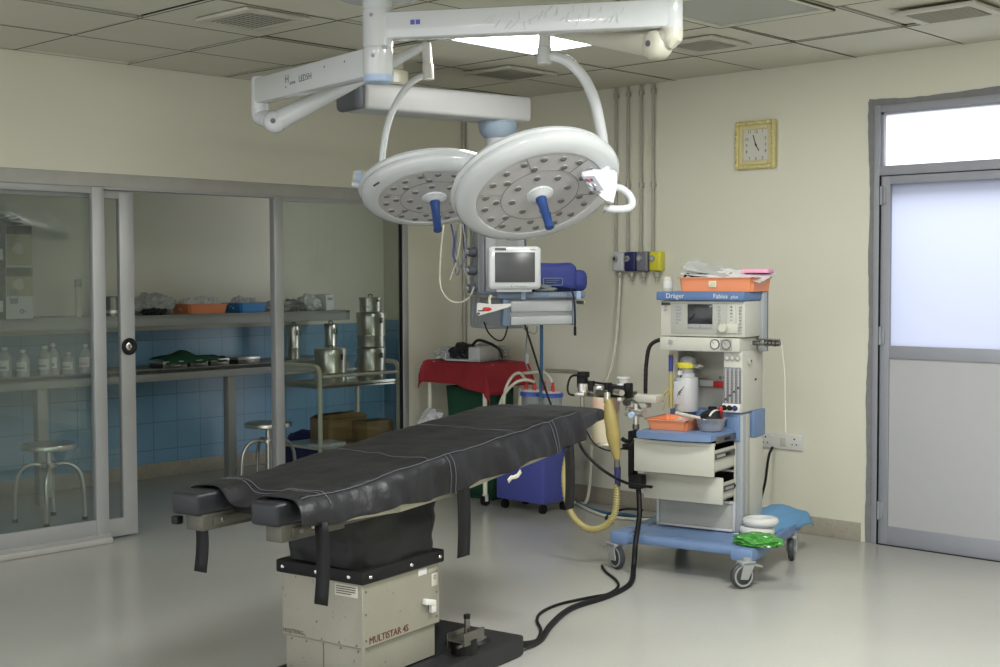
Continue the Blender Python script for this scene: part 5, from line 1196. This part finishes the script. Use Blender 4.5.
drum(-.58, -.765, .7325, .112, .255, 'wide steel drum at the front left of the cream trolley')
drum(-.60, -.365, .7325, .104, .245, 'steel drum at the right end of the trolley, bottom of the stack')
drum(-.60, -.365, .983, .104, .25, 'steel drum in the middle of the stack at the trolley right end')
drum(-.62, -.355, 1.238, .08, .105, 'small steel drum crowning the stack at the trolley right end')
drum(-1.55, W(294, 357, 'x', -1.55).y, LZ_, .048, .27, 'narrow tall steel drum on the counter, just right of the mullion')
drum(-1.55, W(331, 350, 'x', -1.55).y, LZ_, .05, .27, 'narrow steel drum on the counter end, behind the wide drum')
b = MB().m('cardboard').box((-.10, -.19, 0), (.10, .19, .16), .004); b.m('cardboard').box((-.10, -.19, .158), (-.02, .19, .162), rot=Matrix.Rotation(-.4, 3, 'Y'), piv=(-.10, 0, .16)); b.box((.03, -.19, .16), (.11, .19, .164), rot=Matrix.Rotation(.3, 3, 'Y'), piv=(.10, 0, .16)); laid('cardboard_box', b, 'open cardboard box at the left of the trolley lower shelf', 'box', V((-.78, -.53, .309)), .04)
b = MB().m('cardboard').box((-.085, -.125, 0), (.085, .125, .14), .004); b.m('cardboarddark').box((-.07, -.11, .139), (.07, .11, .142)); laid('cardboard_box', b, 'cardboard box with a dark top at the right of the trolley lower shelf', 'box', V((-.565, -.385, .309)), -.04)
b = MB().m('paper').box((-.07, -.12, 0), (.07, .12, .022), .004); b.m('plasticbag').blob((0, 0, .02), (.12, .2, .03), 61, .3); laid('white_tray', b, 'flat white packet on the trolley lower shelf, front left', 'packet', V((-.50, -.87, .309)), .1)
b = MB().m('navy').blob((0, 0, 0), (.30, .34, .42), 62, .18, 1.6); laid('dark_sack', b, 'dark navy sack on the floor under the trolley end', 'sack', V((-1.15, -.55, 0)), .1)

# ================================================================== FLOOR CABLES
def fl(pts, z=.011): return [W(x, y, 'z', z) for x, y in pts]
pb = mw(-.272, .14, .378)
tag(MB().m('black').tube([pb, mw(-.245, .09, .27), mw(-.215, -.01, .16), mw(-.205, -.05, .05)]+fl([(630, 584), (608, 596), (572, 608), (552, 624), (540, 640)])+[V((3.20, -2.90, .03)), V((3.19, -2.95, .05))], .0135, 10).build('power_cable'), 'thick black cable snaking over the floor from machine to table base', 'cable')
tag(MB().m('black').tube(fl([(602, 566), (606, 572), (616, 580), (618, 587), (608, 594), (592, 597), (560, 604), (542, 612), (537, 620), (541, 630), (537, 640)], .007)+[V((3.20, -2.87, .02)), V((3.19, -2.95, .035))], .007, 8).build('thin_cable'), 'thin black cable beside the thick one, starting at the front left caster', 'cable')
tag(MB().m('hoseblue').tube(fl([(572, 500), (588, 508), (606, 513), (628, 515), (648, 519), (665, 514)], .012), .012, 10).build('blue_hose'), 'blue hose lying on the floor behind the trolley wheels', 'hose')
tag(MB().m('hosewhite').tube(fl([(566, 496), (585, 508), (606, 516), (632, 519), (655, 520)], .010), .010, 10).build('white_hose'), 'white hose lying beside the blue one on the floor', 'hose')
cable('hanging_cable', 'black cable sagging behind the breathing bag to the machine', 'cable', [D(x, y, d) for x, y, d in ((575, 432, 7.0), (583, 450, 6.9), (598, 466, 6.8), (614, 477, 6.7), (630, 484, 6.6), (652, 487, 6.5))], .008, 'black')
cable('hanging_cable', 'thin black cable arched below the absorber canister', 'cable', [D(x, y, d) for x, y, d in ((582, 415, 7.0), (586, 430, 6.95), (596, 445, 6.9), (612, 451, 6.8), (628, 446, 6.7), (634, 440, 6.6))], .004, 'black')
cable('floor_loop', 'black looped cable end behind the trolley front left corner', 'cable', [W(642, 510, 'z', .2), W(625, 509, 'z', .06), W(612, 513, 'z', .02), W(606, 518, 'z', .012), W(612, 523, 'z', .012)], .008, 'black')

# ================================================================== LIGHT
def area(name, loc, size, power, target=None, color=(1, 1, 1), sizey=None, rot=None):
    l = bpy.data.lights.new(name, 'AREA'); l.energy = power; l.size = size; l.color = color
    if sizey: l.shape = 'RECTANGLE'; l.size_y = sizey
    o = bpy.data.objects.new(name, l); COL.objects.link(o); o.location = loc
    d = (V(target)-V(loc)) if target is not None else V((0, 0, -1)); o.rotation_euler = d.to_track_quat('-Z', 'Y').to_euler(); return o
for p_, e_ in (((4.6, -2.6, H-.02), 42), ((4.7, -4.9, H-.02), 34), ((3.5, -6.1, H-.02), 18), ((6.4, -3.8, H-.02), 30)): area('overhead_fill', p_, .6, e_, color=(.98, 1, .98))  # unseen fill lights added at ceiling height to brighten floor and table
area('daylight', (3.9, 1.3, 3.2), 1.8, 50, target=(3.75, 0, 1.6), color=(.93, .96, 1))
w = bpy.data.worlds.new('World'); SC.world = w; w.use_nodes = True
bg = w.node_tree.nodes['Background']; bg.inputs[0].default_value = (.95, .97, 1, 1); bg.inputs[1].default_value = 1.08

# ================================================================== CAMERA
cam = bpy.data.cameras.new('Camera'); cam.sensor_width = 36; cam.sensor_fit = 'HORIZONTAL'; cam.lens = FPX/1000*36; cam.clip_start = .05; cam.clip_end = 60
co = bpy.data.objects.new('Camera', cam); COL.objects.link(co)
R = Matrix((RT, UP, -FW)).transposed(); co.matrix_world = Matrix.Translation(CAM) @ R.to_4x4(); SC.camera = co
vs = SC.view_settings; vs.view_transform = 'Standard'; vs.look = 'None'; vs.gamma = 1; vs.exposure = .74; vs.use_curve_mapping = False
